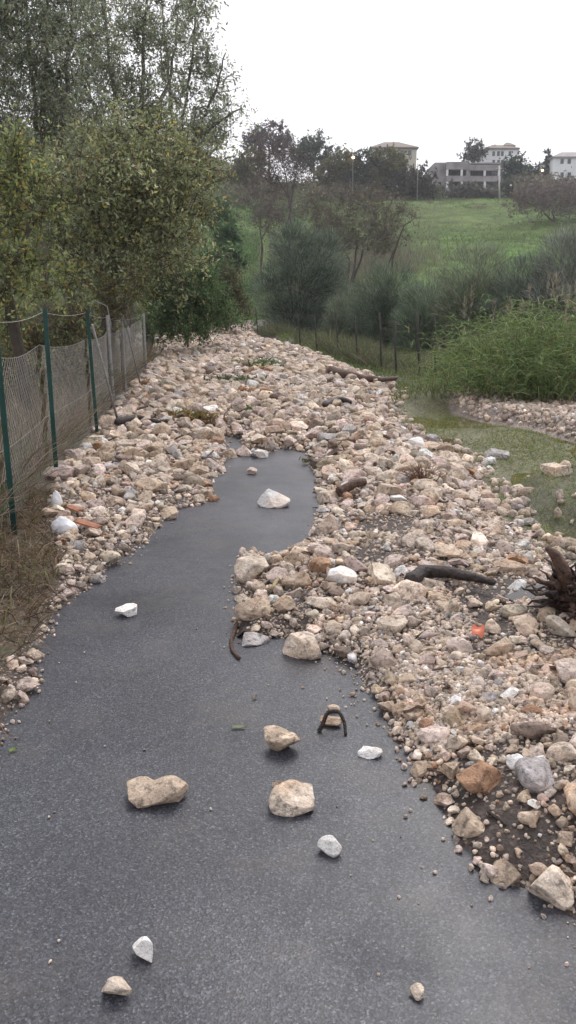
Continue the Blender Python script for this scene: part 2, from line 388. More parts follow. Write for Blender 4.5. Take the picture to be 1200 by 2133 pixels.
tx = np.concatenate([np.arange(-420, -60, 12), np.arange(-60, 80, 1.5), np.arange(80, 430, 12)])
ty = np.concatenate([np.arange(-160, -8, 12), np.arange(-8, 160, 1.5), np.arange(160, 900, 12)])
X, Y = np.meshgrid(tx, ty)
inb = np.minimum(np.minimum(sstep(X, -7.5, -5), 1-sstep(X, 9, 11.5)), np.minimum(sstep(Y, -2, 0.5), 1-sstep(Y, 38, 42)))
Z = G(X, Y) - 0.02 - 0.3*np.clip(inb*3, 0, 1)
mead = 0.5+0.5*nzA(X*2.2+9, Y*2.2)
col = np.array([0.105,0.19,0.05])*(0.8+0.5*mead[...,None]) ; dry = np.clip(0.5+0.9*nzA(X*3, Y*3+40)-0.1, 0, 1)[...,None]*0.45
col = col*(1-dry)+np.array([0.13,0.125,0.06])*dry
wood = ((X < -6)|(Y > 160)|(Y < 30)); col[wood] = (0.085,0.105,0.045)
gr = mesh('ground', np.stack([X, Y, Z], -1).reshape(-1,3), grid_faces(len(tx), len(ty)), M['turf'], col.reshape(-1,3), True)
tag(gr, kind='structure')

ys = np.arange(-3, 38, 0.15); nl = SN(21, 10, 1.5, 9)
xl = -1.28-0.05*nl(ys, ys*0)-0.012*ys; xr = np.interp(ys, [3.2, 4.5, 7, 11, 20, 38], [2.05, 1.65, 1.3, 1.05, 0.9, 0.3])+0.05*nl(ys, ys*0+5)
us = np.linspace(0, 1, 12); X = xl[:,None]*(1-us)+xr[:,None]*us; Y = np.repeat(ys[:,None], 12, 1)
Z = R(X, Y)+0.004+0.004*nzB(X, Y)
tag(mesh('road', np.stack([X, Y, Z], -1).reshape(-1,3), grid_faces(12, len(ys)), M['asphalt'], None, True), kind='structure')

wx = np.linspace(1.0, 10.5, 60); wy = np.linspace(3.5, 17.5, 90); X, Y = np.meshgrid(wx, wy)
tag(mesh('stream', np.stack([X, Y, np.full(X.shape, WATER_Z)], -1).reshape(-1,3), grid_faces(60, 90), M['water'], None, True), kind='structure')

# ------------------------------------------------------------------ stones
def ico(level):
    bm = bmesh.new(); bmesh.ops.create_icosphere(bm, subdivisions=level, radius=1)
    V = np.array([v.co[:] for v in bm.verts]); Fc = np.array([[v.index for v in f.verts] for f in bm.faces]); bm.free(); return V, Fc
ICO = {l: ico(l) for l in (1, 2, 3, 4, 5, 6)}
def rock_shape(seed, level, cuts=11, rough=0.075, asp=(1, 0.85, 0.7), depth_=(0.40, 0.80), lobes=0, fine=True):
    r = np.random.default_rng(seed); V = ICO[level][0].copy()
    if lobes:                               # a bite taken out so that two lobes stand apart
        a = np.array([r.uniform(-0.25, 0.25), r.uniform(-0.2, 0.2), 1.0]); a /= np.linalg.norm(a)
        V *= (1-0.30*lobes*np.exp(-((V[:,0]-0.02)/0.22)**2)*np.clip(0.4+V[:,2], 0, 1))[:,None]
    nz = SN(seed+500, 8, 1.0, 2.6, 3); V *= (1+0.17*nz(V[:,0], V[:,1], V[:,2]))[:,None]
    for _ in range(cuts):
        n = r.normal(size=3); n /= np.linalg.norm(n); d = r.uniform(*depth_)
        V -= np.maximum(0, V@n-d)[:,None]*n*0.97
    if fine:
        nz = SN(seed+900, 18, 3.5, 14, 3); s = nz(V[:,0], V[:,1], V[:,2])
        V *= (1+rough*s-rough*0.8*np.abs(nz(V[:,1]+3, V[:,2], V[:,0])))[:,None]
        if level >= 5:                      # chipped, pitted skin
            nf = SN(seed+1300, 22, 12, 34, 3); V *= (1-rough*0.45*np.abs(nf(V[:,0], V[:,1], V[:,2])))[:,None]
    V *= np.array(asp)
    V -= (V.max(0)+V.min(0))/2; V /= np.abs(V).max(0)   # a box of half size 1
    return V
def rot(n, tilt=0.5):
    a = rng.uniform(0, 2*PI, n); b = rng.normal(0, tilt, n); c_ = rng.normal(0, tilt, n)
    ca, sa, cb, sb, cc, sc_ = np.cos(a), np.sin(a), np.cos(b), np.sin(b), np.cos(c_), np.sin(c_); o = np.zeros(n); i = np.ones(n)
    Rz = np.stack([ca,-sa,o, sa,ca,o, o,o,i], -1).reshape(n,3,3); Rx = np.stack([i,o,o, o,cb,-sb, o,sb,cb], -1).reshape(n,3,3); Ry = np.stack([cc,o,sc_, o,i,o, -sc_,o,cc], -1).reshape(n,3,3)
    return Rz@Rx@Ry
STONE = {'cream': (0.65,0.54,0.435), 'tan': (0.54,0.42,0.315), 'pinkish': (0.59,0.475,0.41), 'grey': (0.43,0.395,0.375), 'white': (0.80,0.77,0.735), 'rusty': (0.40,0.235,0.145), 'brown': (0.235,0.175,0.14)}

# hero stones: name in label, pixel box (cx, cy, w, h), colour, seed, options
HERO = [
 ('two-lobed tan boulder lying alone on the asphalt', 320,1667,134,88,'tan',3,dict(lobes=1,cuts=9)),
 ('tan wedge-shaped stone on the asphalt above the cream boulder', 586,1563,80,66,'tan',8,dict(cuts=14)),
 ('rounded cream boulder in the middle of the near asphalt', 607,1682,98,80,'cream',14,dict(cuts=6)),
 ('small tan stone tucked behind the rounded cream boulder', 582,1650,30,26,'tan',15,{}),
 ('smooth white pointed stone below the cream boulder', 687,1782,52,52,'white',22,dict(cuts=7,rough=0.02)),
 ('white half-round stone, upper of two near the bottom edge', 298,2003,50,58,'white',23,dict(rough=0.02,cuts=7)),
 ('cream stone, lower of two near the bottom edge', 241,2084,68,64,'cream',31,dict(cuts=12)),
 ('small pale cube-like stone alone at the bottom of the road', 868,2091,32,38,'cream',32,{}),
 ('small white triangular stone on the asphalt by the dry grass', 261,1284,46,34,'white',41,dict(cuts=16)),
 ('square tan stone under the arched black twig', 690,1519,50,32,'tan',42,dict(cuts=12)),
 ('small stone on top under the arched black twig', 694,1491,30,22,'tan',43,{}),
 ('small broken whitish stone right of the tan wedge stone', 772,1582,52,36,'white',44,dict(lobes=1)),
 ('angular pale yellow boulder at the end of the stone spit', 630,1357,86,72,'cream',51,dict(cuts=10)),
 ('grey domed stone beside the curved root', 533,1343,62,38,'grey',52,dict(cuts=6)),
 ('round tan boulder below the jagged one on the asphalt edge', 527,1264,80,68,'tan',53,dict(cuts=7)),
 ('squarish orange-tan stone right of the round tan boulder', 593,1258,46,46,'tan',54,{}),
 ('jagged cream boulder jutting onto the asphalt', 524,1181,76,68,'cream',55,dict(cuts=13,rough=0.08)),
 ('tan stone touching the jagged cream boulder on its far side', 575,1162,34,28,'tan',56,{}),
 ('pale flat-topped stone between the spit and the rubble', 672,1254,72,44,'cream',57,dict(cuts=12)),
 ('bluish white block lying in the rubble beside the pale stick', 713,1198,68,46,'white',58,dict(cuts=10)),
 ('tan lumpy boulder right of the pale stick', 618,1204,66,54,'tan',59,dict(cuts=11)),
 ('ochre tooth-shaped stone behind the pale stick', 612,1160,40,44,'tan',60,{}),
 ('big white block in the far middle of the asphalt', 570,1045,70,50,'white',61,dict(cuts=10)),
 ('small stone between the white block and the far row', 525,988,22,18,'pinkish',62,{}),
 ('white-topped stone, right end of the far row of three', 541,951,36,24,'white',63,{}),
 ('tan stone, middle of the far row of three', 507,946,40,28,'pinkish',64,{}),
 ('tan stone, left end of the far row of three', 476,944,36,30,'tan',65,{}),
 ('large rusty orange split boulder at the rubble edge', 1010,1616,112,92,'rusty',71,dict(cuts=9)),
 ('tan and brown boulder alone on the dark mud', 984,1716,76,68,'tan',72,dict(cuts=9)),
 ('round tan stone at the lower rubble edge', 1059,1840,70,64,'tan',73,dict(cuts=9)),
 ('small pale stone leaning on the round tan stone', 1020,1832,38,44,'pinkish',74,{}),
 ('big greyish white boulder cut by the right picture edge', 1160,1855,92,116,'cream',75,dict(cuts=11,rough=0.07)),
 ('squarish tan stone where rubble meets asphalt', 881,1604,46,48,'tan',76,{}),
 ('lumpy tan stone left of the rusty split boulder', 944,1602,52,50,'tan',77,{}),
 ('light grey rounded stone at the left road edge', 200,1213,38,28,'grey',78,dict(cuts=6)),
 ('pale blocky stone at the edge of the dry grass', 70,1362,42,36,'cream',79,{}),
 ('flat grey-tan stone nearest to the left picture edge', 50,1422,60,42,'pinkish',80,{}),
 ('small tan stone below the flat one at the left edge', 44,1450,32,36,'pinkish',81,{}),
 ('pale long block beside the short brown log', 688,1032,56,36,'cream',82,{}),
 ('pale oblong stone under the long dark log', 897,1212,66,34,'cream',83,dict(cuts=8)),
 ('dark-fronted grey-tan slab above the rusty boulder', 908,1530,76,52,'pinkish',84,dict(cuts=12)),
 ('pale upright stone beside the dark-fronted slab', 955,1545,46,48,'cream',85,{}),
 ('white stone in the rubble above the grey-tan slab', 950,1456,50,34,'white',86,{}),
 ('bright white stone right of the other white rubble stone', 1068,1443,52,36,'white',87,{}),
 ('long brownish slab in the lower right rubble', 1118,1522,98,50,'brown',88,dict(cuts=12)),
 ('ochre stone above the long brownish slab', 1112,1480,44,32,'rusty',89,{}),
 ('tan and red wedge right of the dark mud', 1108,1702,56,44,'tan',90,{}),
 ('greenish white stone right of the rusty split boulder', 1082,1586,48,44,'white',91,{}),
 ('white block beside the dark stub log on the crest', 868,922,38,34,'white',92,{}),
 ('grey block on the crest above the stream', 905,915,34,30,'grey',93,{}),
 ('flat pale grey stone lying in the stream', 1036,944,56,28,'grey',94,dict(cuts=6)),
 ('long pale stone on the grassy islet', 1165,977,66,36,'cream',95,{}),
 ('large tan stone on the left bank at the asphalt edge', 350,1068,42,36,'tan',96,{}),
 ('rounded cream stone left of the reddish pair', 412,1042,28,28,'cream',97,{}),
 ('reddish flat stone at the tip of the left bank', 440,1040,36,18,'rusty',98,{}),
 ('reddish flat stone behind the tip of the left bank', 428,1008,32,22,'rusty',99,{}),
 ('large cream stone in the heap by the fence', 270,975,46,40,'cream',100,{}),
 ('broad tan stone in the heap by the fence', 210,950,48,36,'tan',101,{}),
 ('cream boulder high in the left heap', 330,960,44,36,'cream',102,{}),
 ('pale stone at the foot of a green post', 178,930,26,24,'white',103,{}),
 ('tall pale stone standing in the middle rubble', 820,1300,66,50,'cream',104,{}),
 ('grey-white stone left of the root stump', 1080,1216,40,36,'white',105,{}),
 ('pale pointed stone in the rubble by the orange scrap', 1030,1300,34,50,'cream',106,{}),
 ('pinkish stone left of the long dark log', 820,1170,42,38,'pinkish',107,{}),
 ('tan stone at the upper end of the gravel apron', 808,1470,42,38,'tan',108,{}),
 ('dark grey flat stone on the stream-side crest', 1100,1085,44,26,'grey',109,{}),
 ('ochre flat stone in the upper right rubble', 810,1020,62,40,'tan',110,{}),
 ('greyish flat stone in the upper right rubble', 850,992,52,34,'grey',111,{}),
]
hero_info = []
for lab, cx, cy, wp, hp, colr, seed, op in HERO:
    gp = hit(cx, cy+hp*0.42, bedz)
    on_road = inpoly(np.array([gp[0]]), np.array([gp[1]]), clear)[0]
    zc = depth(gp); W = wp*zc/F; th = math.atan2(1.6-gp[2], gp[1]); Ha = hp*zc/F
    D = W*0.78; H = (Ha-D*math.sin(th)*0.8)/math.cos(th); H = min(max(H, 0.42*W), 0.95*W)*1.1
    D = min(max((Ha-H*math.cos(th)*0.85)/max(math.sin(th), 0.15), 0.5*W), 1.1*W)
    lvl = 5
    V = rock_shape(seed, lvl, op.get('cuts', 10), op.get('rough', 0.085), lobes=op.get('lobes', 0))*np.array([W/2, D/2, H/2])
    V[:,2] = np.where(V[:,2] < -0.62*H/2, -0.62*H/2+(V[:,2]+0.62*H/2)*0.12, V[:,2]); V[:,2] -= V[:,2].min()
    yaw = random.uniform(-0.2, 0.2)
    base = (float(R(0, gp[1]))+0.004) if on_road else float(bedz(np.array(gp[0]), np.array(gp[1]+D*0.4)))
    o = mesh('stone', V, ICO[lvl][1], M['whiterock' if colr == 'white' else 'rock'], None, True)
    sink = 0.045 if on_road else 0.14
    o.location = (gp[0], gp[1]+D*0.42, base-H*sink*0.8); o.rotation_euler = (0, 0, yaw)
    cc = np.array(STONE[colr])*math.exp(random.gauss(0.08, 0.05)); o.color = (*cc, 1)
    tag(o, lab, 'stone', 'stones loose on the asphalt' if on_road else 'bigger stones set in the rubble')
    hero_info.append((o.location[0], o.location[1], max(W, D)/2))
hero_info = np.array(hero_info)

# scattered stones: big ones first, small ones fill the gaps
mudspots = [(1070,1735,95,55), (1010,1690,80,40), (900,1650,40,30), (1000,1285,60,42), (800,1092,62,20), (1080,1230,70,22), (780,1150,40,26), (980,1240,50,22)]
mud_w = []
for a, b, c_, d_ in mudspots:
    p0 = hit(a, b, bedz); p1 = hit(a+c_, b, bedz); p2 = hit(a, b-d_, bedz); mud_w.append((p0[0], p0[1], abs(p1[0]-p0[0]), abs(p2[1]-p0[1])))
def in_mud(x, y):
    r = np.zeros(np.shape(x), bool)
    for a, b, c_, d_ in mud_w: r |= ((x-a)/c_)**2+((y-b)/d_)**2 < 1
    return r
gx_, gy_, gi_ = GRIT_XY
mudf = np.zeros(gx_.shape)
for a, b, c_, d_ in mud_w: mudf = np.maximum(mudf, 1-sstep(((gx_-a)/c_)**2+((gy_-b)/d_)**2, 0.6, 1.3))
grit = (gi_*(1-mudf)*np.clip(0.38+0.40*nzB(gx_*1.5, gy_*1.5), 0, 1)).astype(np.float32)
ga_ = bed.data.attributes.new('Grit', 'FLOAT', 'POINT'); ga_.data.foreach_set('value', grit.ravel())
cell = {}
CS = 0.30
def ok_place(x, y, r, f):
    i, j = int(x//CS), int(y//CS)
    for a in (i-1, i, i+1):
        for b in (j-1, j, j+1):
            for (u, v_, s) in cell.get((a, b), ()):
                if (u-x)**2+(v_-y)**2 < (f*(r+s))**2: return False
    return True
def put(x, y, r): cell.setdefault((int(x//CS), int(y//CS)), []).append((x, y, r))
for x, y, r in hero_info: put(x, y, r)
stones = []
def throw(n, rmin, rmax, y0, y1, f, p=2.2):
    u = rng.uniform(0, 1, n); rr = (rmin**-p+(rmax**-p-rmin**-p)*u)**(-1/p); rr = np.sort(rr)[::-1]
    yy = rng.uniform(y0, y1, n); xx = rng.uniform(-4.2, 4.6, n)
    ok = inpoly(xx, yy, region)&~inpoly(xx, yy, clear)
    dc = dline(xx, yy, clear); dr = dline(xx, yy, region)
    ok &= (dc > rr*0.7)&((dr > rr*0.3)|(yy < 1.5))&~(in_mud(xx, yy)&(rng.uniform(0, 1, n) < 0.93))
    ok &= ~((rr > 0.055)&(yy < 5.0)&(dc < 0.25))
    px, py, zc = proj(np.stack([xx, yy, R(xx, yy)+0.1], -1))
    ok &= (px > -160)&(px < 2100)&(py < 2900)
    for x, y, r in zip(xx[ok], yy[ok], rr[ok]):
        if ok_place(x, y, r, f): put(x, y, r); stones.append((x, y, r))
throw(2800, 0.033, 0.085, 0.8, 6.5, 0.88, 2.0)
throw(5600, 0.043, 0.11, 6.5, 14, 0.86, 2.0)
throw(15000, 0.055, 0.125, 14, 38, 0.85, 2.0)
throw(34000, 0.013, 0.036, 0.8, 6.5, 0.80)
throw(34000, 0.02, 0.048, 6.5, 14, 0.78)
throw(30000, 0.03, 0.065, 14, 38, 0.76)
st = np.array(stones); n = len(st)
zb = bedz(st[:,0], st[:,1])
pxs, pys, zcs = proj(np.stack([st[:,0], st[:,1], zb+st[:,2]*0.5], -1))
inview = (pxs > -5)&(pxs < 1205)&(pys < 2140)
app = np.where(inview, st[:,2]*F/zcs, 0)
NIND = 300-len(HERO)
order = np.argsort(-app); ind = order[:NIND]; rest = order[NIND:]
names = list(STONE); prob = np.array([0.36,0.25,0.29,0.03,0.035,0.012,0.023]); prob /= prob.sum()
ci = rng.choice(len(names), n, p=prob); colr = np.array([STONE[k] for k in names])[ci]*np.exp(rng.normal(0, 0.17, (n,1)))*np.exp(rng.normal(0, 0.015, (n,3)))
RT = rot(n, 0.38)
SH = rng.uniform(0.8, 1.25, (n,3))*np.array([1.12, 0.95, 0.74])
print('stones', n)
# 300 individuals that show largest
KIND = [('angular', 13, (1,.9,.8)), ('rounded', 5, (1,.9,.8)), ('blocky', 8, (1,.95,.9)), ('flat', 9, (1,.9,.5)), ('long', 9, (1,.6,.55)), ('wedge-shaped', 12, (1,.8,.7))]
PROTO = []
for k in range(36):
    kn, cu, asp = KIND[k % 6]
    V = rock_shape(2000+k, 5, cu, 0.09)*np.array(asp); me_o = mesh('stone', V, ICO[5][1], M['rock'], None, True)
    PROTO.append((kn, me_o.data)); bpy.data.objects.remove(me_o)
landmarks = [('the long dark log', 930, 1195), ('the root stump', 1165, 1255), ('the rusty split boulder', 1010, 1616), ('the white plastic bag', 130, 1100), ('the dark mud patch', 1060, 1740),
 ('the short brown log', 735, 1012), ('the orange scrap', 995, 1340), ('the stone spit', 600, 1230), ('the grassy islet', 1110, 1040), ('the crest blocks', 890, 918), ('the gravel apron', 830, 1450),
 ('the green fence post', 195, 915), ('the reddish bank tip', 430, 1030), ('the far row of three', 505, 945), ('the big white block', 570, 1045), ('the greyish white edge boulder', 1160, 1850), ('the long brownish slab', 1118, 1522),
 ('the terracotta shard', 180, 1105), ('the dry grass', 60, 1300), ('the yellowed plant', 410, 862), ('the dark root ball', 522, 893), ('the bright white stone', 1068, 1443), ('the pale stick', 582, 1197), ('the ochre flat stone', 810, 1020)]
recs = []
for q in ind:
    x, y, r = st[q]; kn, md = PROTO[int(rng.integers(len(PROTO)))]
    o = bpy.data.objects.new('stone', md); C.objects.link(o)
    s = r*rng.uniform(0.95, 1.2); o.scale = (s*1.08, s*0.98, s*0.85)
    o.rotation_euler = (random.gauss(0, 0.3), random.gauss(0, 0.3), random.uniform(0, 2*PI))
    o.location = (x, y, zb[q]+r*0.33); o.color = (*colr[q], 1)
    d = [(math.hypot(pxs[q]-a, (pys[q]-b)*1.3), nm, pxs[q]-a, pys[q]-b) for nm, a, b in landmarks]; dd, nm, dx, dy = min(d)
    rel = ('right of' if dx > 0 else 'left of') if abs(dx) > abs(dy)*1.1 else ('in front of' if dy > 0 else 'behind')
    dist = 'just ' if dd < 55 else ''
    big = 'large' if app[q] > 27 else ('medium' if app[q] > 20 else 'smallish')
    recs.append((o, f'{big} {kn} {names[ci[q]]} rubble stone {dist}{rel} {nm}', pxs[q]))
by = {}
for o, l, px in recs: by.setdefault(l, []).append((px, o))
for l, L in by.items():
    L.sort(key=lambda a: a[0])
    tags = {1: [''], 2: ['left one of two, ', 'right one of two, '], 3: ['leftmost of three, ', 'middle one of three, ', 'rightmost of three, ']}.get(len(L), [w_+' from left, ' for w_ in ('first','second','third','fourth','fifth','sixth','seventh','eighth','ninth','tenth','eleventh','twelfth')][:len(L)])
    for (px, o), tg in zip(L, tags): tag(o, tg+l, 'stone', 'stones of the washed-down rubble')

def scatter(name, idx, pos, rad, cols, RTm, SHm, mat, levels, seeds, lift=0.3, zbase=None):
    VV, FF, CC = [], [], []; off = 0
    lv = levels(idx); pk = rng.integers(0, seeds, len(idx))
    for L in np.unique(lv):
        base, Fi = ICO[int(L)]
        for k in range(seeds):
            s = idx[(lv == L)&(pk == k)]
            if not len(s): continue
            P = rock_shape(3000+k, int(L), 8+k % 8, 0.07, fine=L > 2)
            V = np.einsum('nij,nvj->nvi', RTm[s], P[None]*(rad[s,None,None]*SHm[s,None,:]))
            V += np.stack([pos[s,0], pos[s,1], zbase[s]+rad[s]*lift], -1)[:,None,:]
            VV.append(V.reshape(-1,3)); FF.append((Fi[None]+(np.arange(len(s))*len(base))[:,None,None]+off).reshape(-1,3)); off += len(s)*len(base)
            CC.append(np.repeat(cols[s], len(base), 0))
    o = mesh(name, np.concatenate(VV), np.concatenate(FF), mat, np.concatenate(CC)); return tag(o, kind='stuff')
o = scatter('rubble', rest, st, st[:,2], colr, RT, SH, M['rubble'], lambda i: np.where(app[i] > 7, 3, 2), 30, 0.3, zb)
o['label'] = 'thousands of pale limestone stones washed over the road'

# gravel: pebbles along the edges, in the gaps and a few specks on the asphalt, plus the stony bank by the stream
GX = []
def gravel(n, x0, x1, y0, y1, cond, rmin, rmax):
    x = rng.uniform(x0, x1, n); y = rng.uniform(y0, y1, n); k = cond(x, y); x, y = x[k], y[k]
    GX.append(np.stack([x, y, np.exp(rng.uniform(np.log(rmin), np.log(rmax), len(x)))], -1))
def edgeprob(x, y):
    d = dline(x, y, clear)*np.where(inpoly(x, y, clear), 1, -1)
    clump = 0.5+0.6*nzC(x*1.5+4, y*1.5)
    return (inpoly(x, y, region)|(d > 0))&(rng.uniform(0, 1, len(x)) < np.where(d > 0, 0.35*np.exp(-d/0.045)*np.clip(clump, 0, 1.2)*(x > 0.2)+0.5*np.exp(-d/0.02), 0.55))
gravel(26000, -1.5, 2.6, 1.2, 6.0, edgeprob, 0.004, 0.013)
apron = topoly([(740,1395),(900,1380),(1000,1400),(1200,1400),(1200,1560),(1040,1570),(960,1560),(880,1600),(860,1612),(780,1480)], 0.06)
apron2 = topoly([(640,1300),(760,1260),(900,1230),(1000,1330),(900,1400),(740,1390)], 0.06)
edgy = lambda x, y: dline(x, y, clear)*np.where(inpoly(x, y, clear), -1, 1) > 0.05+0.07*nzC(x*2, y*2)+rng.normal(0, 0.025, len(x))
gravel(9000, apron[:,0].min(), apron[:,0].max(), apron[:,1].min(), apron[:,1].max(), lambda x, y: inpoly(x, y, apron)&edgy(x, y), 0.004, 0.014)
gravel(4000, apron2[:,0].min(), apron2[:,0].max(), apron2[:,1].min(), apron2[:,1].max(), lambda x, y: inpoly(x, y, apron2)&edgy(x, y), 0.004, 0.014)
gravel(9000, 0.1, 1.4, 1.6, 4.6, lambda x, y: inpoly(x, y, clear)&(rng.uniform(0, 1, len(x)) < 0.9*np.exp(-dline(x, y, clear)/0.06)*np.clip(0.4+nzC(x*1.3, y*1.3+8), 0, 1)), 0.0025, 0.007)
gravel(9000, -3.0, 3.2, 6.0, 12.0, edgeprob, 0.008, 0.02)
gravel(2500, -1.3, 1.6, 1.3, 8, lambda x, y: inpoly(x, y, clear)&(rng.uniform(0, 1, len(x)) < 0.05), 0.002, 0.006)
gravel(16000, 1.5, 8, 7, 16, lambda x, y: inpoly(x, y, bank)&(dline(x, y, bank) > 0.1), 0.015, 0.05)
gravel(1500, 1.2, 6, 5, 13, lambda x, y: inpoly(x, y, isle)&(rng.uniform(0, 1, len(x)) < 0.3), 0.02, 0.06)
gravel(9000, 1.0, 6, 5, 15, lambda x, y: (~inpoly(x, y, region))&(dline(x, y, right, False) < 0.35*rng.uniform(0, 1, len(x))**1.5), 0.015, 0.06)
gp_ = np.concatenate(GX); n = len(gp_)
px, py, zc = proj(np.stack([gp_[:,0], gp_[:,1], R(gp_[:,0], gp_[:,1])], -1)); kp = (px > -60)&(px < 1260)&(py < 2200); gp_ = gp_[kp]; n = len(gp_)
ci2 = rng.choice(len(names), n, p=prob); gcol = np.array([STONE[k] for k in names])[ci2]*np.exp(rng.normal(0, 0.2, (n,1)))
zg = np.maximum(bedz(gp_[:,0], gp_[:,1]), np.where(inpoly(gp_[:,0], gp_[:,1], clear), R(0, gp_[:,1])+0.004, -9))
g_o = scatter('gravel', np.arange(n), gp_, gp_[:,2], gcol, rot(n, 0.5), rng.uniform(0.7, 1.3, (n,3)), M['rubble'], lambda i: np.where(gp_[i,2]/gp_[i,1] > 0.003, 2, 1), 8, 0.35, zg)
g_o['label'] = 'small pebbles and grit along the edges of the rubble'
print('gravel', n)

# ------------------------------------------------------------------ wire fence on the left
fb_px = [(-75,1235),(25,1118),(115,1012),(200,918),(238,862),(262,826),(305,778)]
fb = np.array([hit(a, b, lambda x, y: R(x, y)+0.12) for a, b in fb_px])
fb[:,2] = [float(bedz(np.array(q[0]), np.array(q[1])))-0.02 for q in fb]
fence = empty('wire_fence', fb[2], 'sagging wire netting fence on green posts along the left side', 'fence')
top_h = [1.40, 1.42, 1.43, 1.41, 1.30, 1.22, 1.18]
def post(b, h, green, lean):
    mb = MB(); w_, t_ = (0.036, 0.008) if green else (0.022, 0.022)
    prof = np.array([[0,0],[w_,0],[w_,t_],[t_,t_],[t_,w_],[0,w_]]) if green else np.array([[math.cos(a)*0.024, math.sin(a)*0.024] for a in np.arange(8)*PI/4])
    k = len(prof); V = []
    for s in np.linspace(-0.15, h, 6):
        V += [[q[0]+lean[0]*s/h, q[1]+lean[1]*s/h, s] for q in prof]
    f = [[i*k+j, i*k+(j+1)%k, (i+1)*k+(j+1)%k, (i+1)*k+j] for i in range(5) for j in range(k)]+[list(range(k))[::-1], [5*k+j for j in range(k)]]
    mb.add(np.array(V)+b, f); return mb
tops = []
for i, (b, h) in enumerate(zip(fb, top_h)):
    gr_ = i in (0, 1, 2, 3); ln = (random.uniform(-0.04, 0.03), random.uniform(-0.05, 0.05))
    o = post(b, h, gr_, ln).build('post', M['greenpaint'] if gr_ else M['galv'], fence, False, fb[2]); tops.append(b+np.array([ln[0], ln[1], h]))
    o['label'] = 'green angle-iron post' if gr_ else 'grey tubular post'
# slanting struts beside the middle posts
for i, (dx, dy) in ((3, (0.12, 0.75)), (5, (0.1, 0.9))):
    mb = MB(); mb.tube([fb[i]+[dx, dy, 0], fb[i]+[0.03, 0.02, 1.25]], 0.016, 6); mb.build('strut', M['galv'], fence, True, fb[2])
# curled wire end near the far posts
mb = MB(); c0 = tops[4]; mb.tube([c0+[0.02, 0, -0.5], c0+[0.03, 0.05, -0.1], c0+[-0.02, 0.1, 0.12], c0+[-0.2, 0.1, 0.2]], 0.006, 5); mb.build('loose_wire', M['galv'], fence, True, fb[2])
net_h = [1.22, 1.24, 1.20, 1.16, 1.14, 1.12, 1.14]
for i in range(len(fb)-1):
    a, b = fb[i], fb[i+1]; L = np.linalg.norm(b-a); mb = MB()
    nn = SN(60+i, 8, 0.8, 3.0)
    def npnt(s, h):                        # point on the netting, bulging and sagging a little
        q = a+(b-a)*s; hh = net_h[i]*(1-s)+net_h[i+1]*s; sag = 0.05*math.sin(PI*s)*(h)
        bul = 0.05*math.sin(PI*s)*float(nn(s*L, h*hh*2)) - 0.045
        return q+np.array([bul, 0, h*hh-sag-0.06])
    step = 0.062; nd = int(L/step); H0 = 1.2; ku = H0/L*1.0
    wr = 0.0011
    for k in range(-int(H0/step), nd+1):   # two families of slanting wires make the diamond mesh
        for sg in (0, 1):
            pts = []
            for h in np.linspace(0, 1, 7):
                s = (k*step+h*H0)/L
                if sg: s = (k*step+(1-h)*H0)/L
                if -0.001 <= s <= 1.001: pts.append(npnt(s, h))
            if len(pts) >= 2: mb.tube(pts, wr, 3, False)
    for h in (0.0, 0.5, 1.0): mb.tube([npnt(s, h) for s in np.linspace(0, 1, 9)], 0.0015, 4, False)
    mb.build('wire_netting', M['wire'], fence, False, fb[2])
for hh, i0 in ((0.03, 0),):
    for i in range(i0, len(tops)-1):
        a = tops[i]-[0, 0, hh]; b = tops[i+1]-[0, 0, hh]
        mb = MB(); mb.tube([a+(b-a)*s-np.array([0, 0, 0.03*math.sin(PI*s)]) for s in np.linspace(0, 1, 7)], 0.002, 4, False); mb.build('strand', M['wire'], fence, False, fb[2])

# ------------------------------------------------------------------ plants
def ell(cx, cy, rx, ry, Yc, rd=None):
    c_ = at(cx, cy, Yc); zc = depth(c_); a = rx*zc/F; b = ry*zc/F
    return (c_, np.array([a, rd if rd else (a+b)/2, b]))
def sample_ells(es, n, shell=2.2):
    vol = np.array([np.prod(e[1])**0.75 for e in es]); i = rng.choice(len(es), n, p=vol/vol.sum())
    d = rng.normal(size=(n,3)); d /= np.linalg.norm(d, axis=1)[:,None]; r = rng.uniform(0, 1, n)**(1/shell)
    cs = np.array([e[0] for e in es])[i]; rs = np.array([e[1] for e in es])[i]
    return cs+d*r[:,None]*rs, d, r
def wander(a, b, n=5, w_=0.08, up=0.0):
    a, b = np.array(a, float), np.array(b, float); L = np.linalg.norm(b-a); s = np.linspace(0, 1, n)[:,None]
    p = a+(b-a)*s; p[1:-1] += rng.normal(0, w_*L, (n-2,3))*0.6; p[:,2] += (up*L*np.sin(PI*s))[:,0]; return p
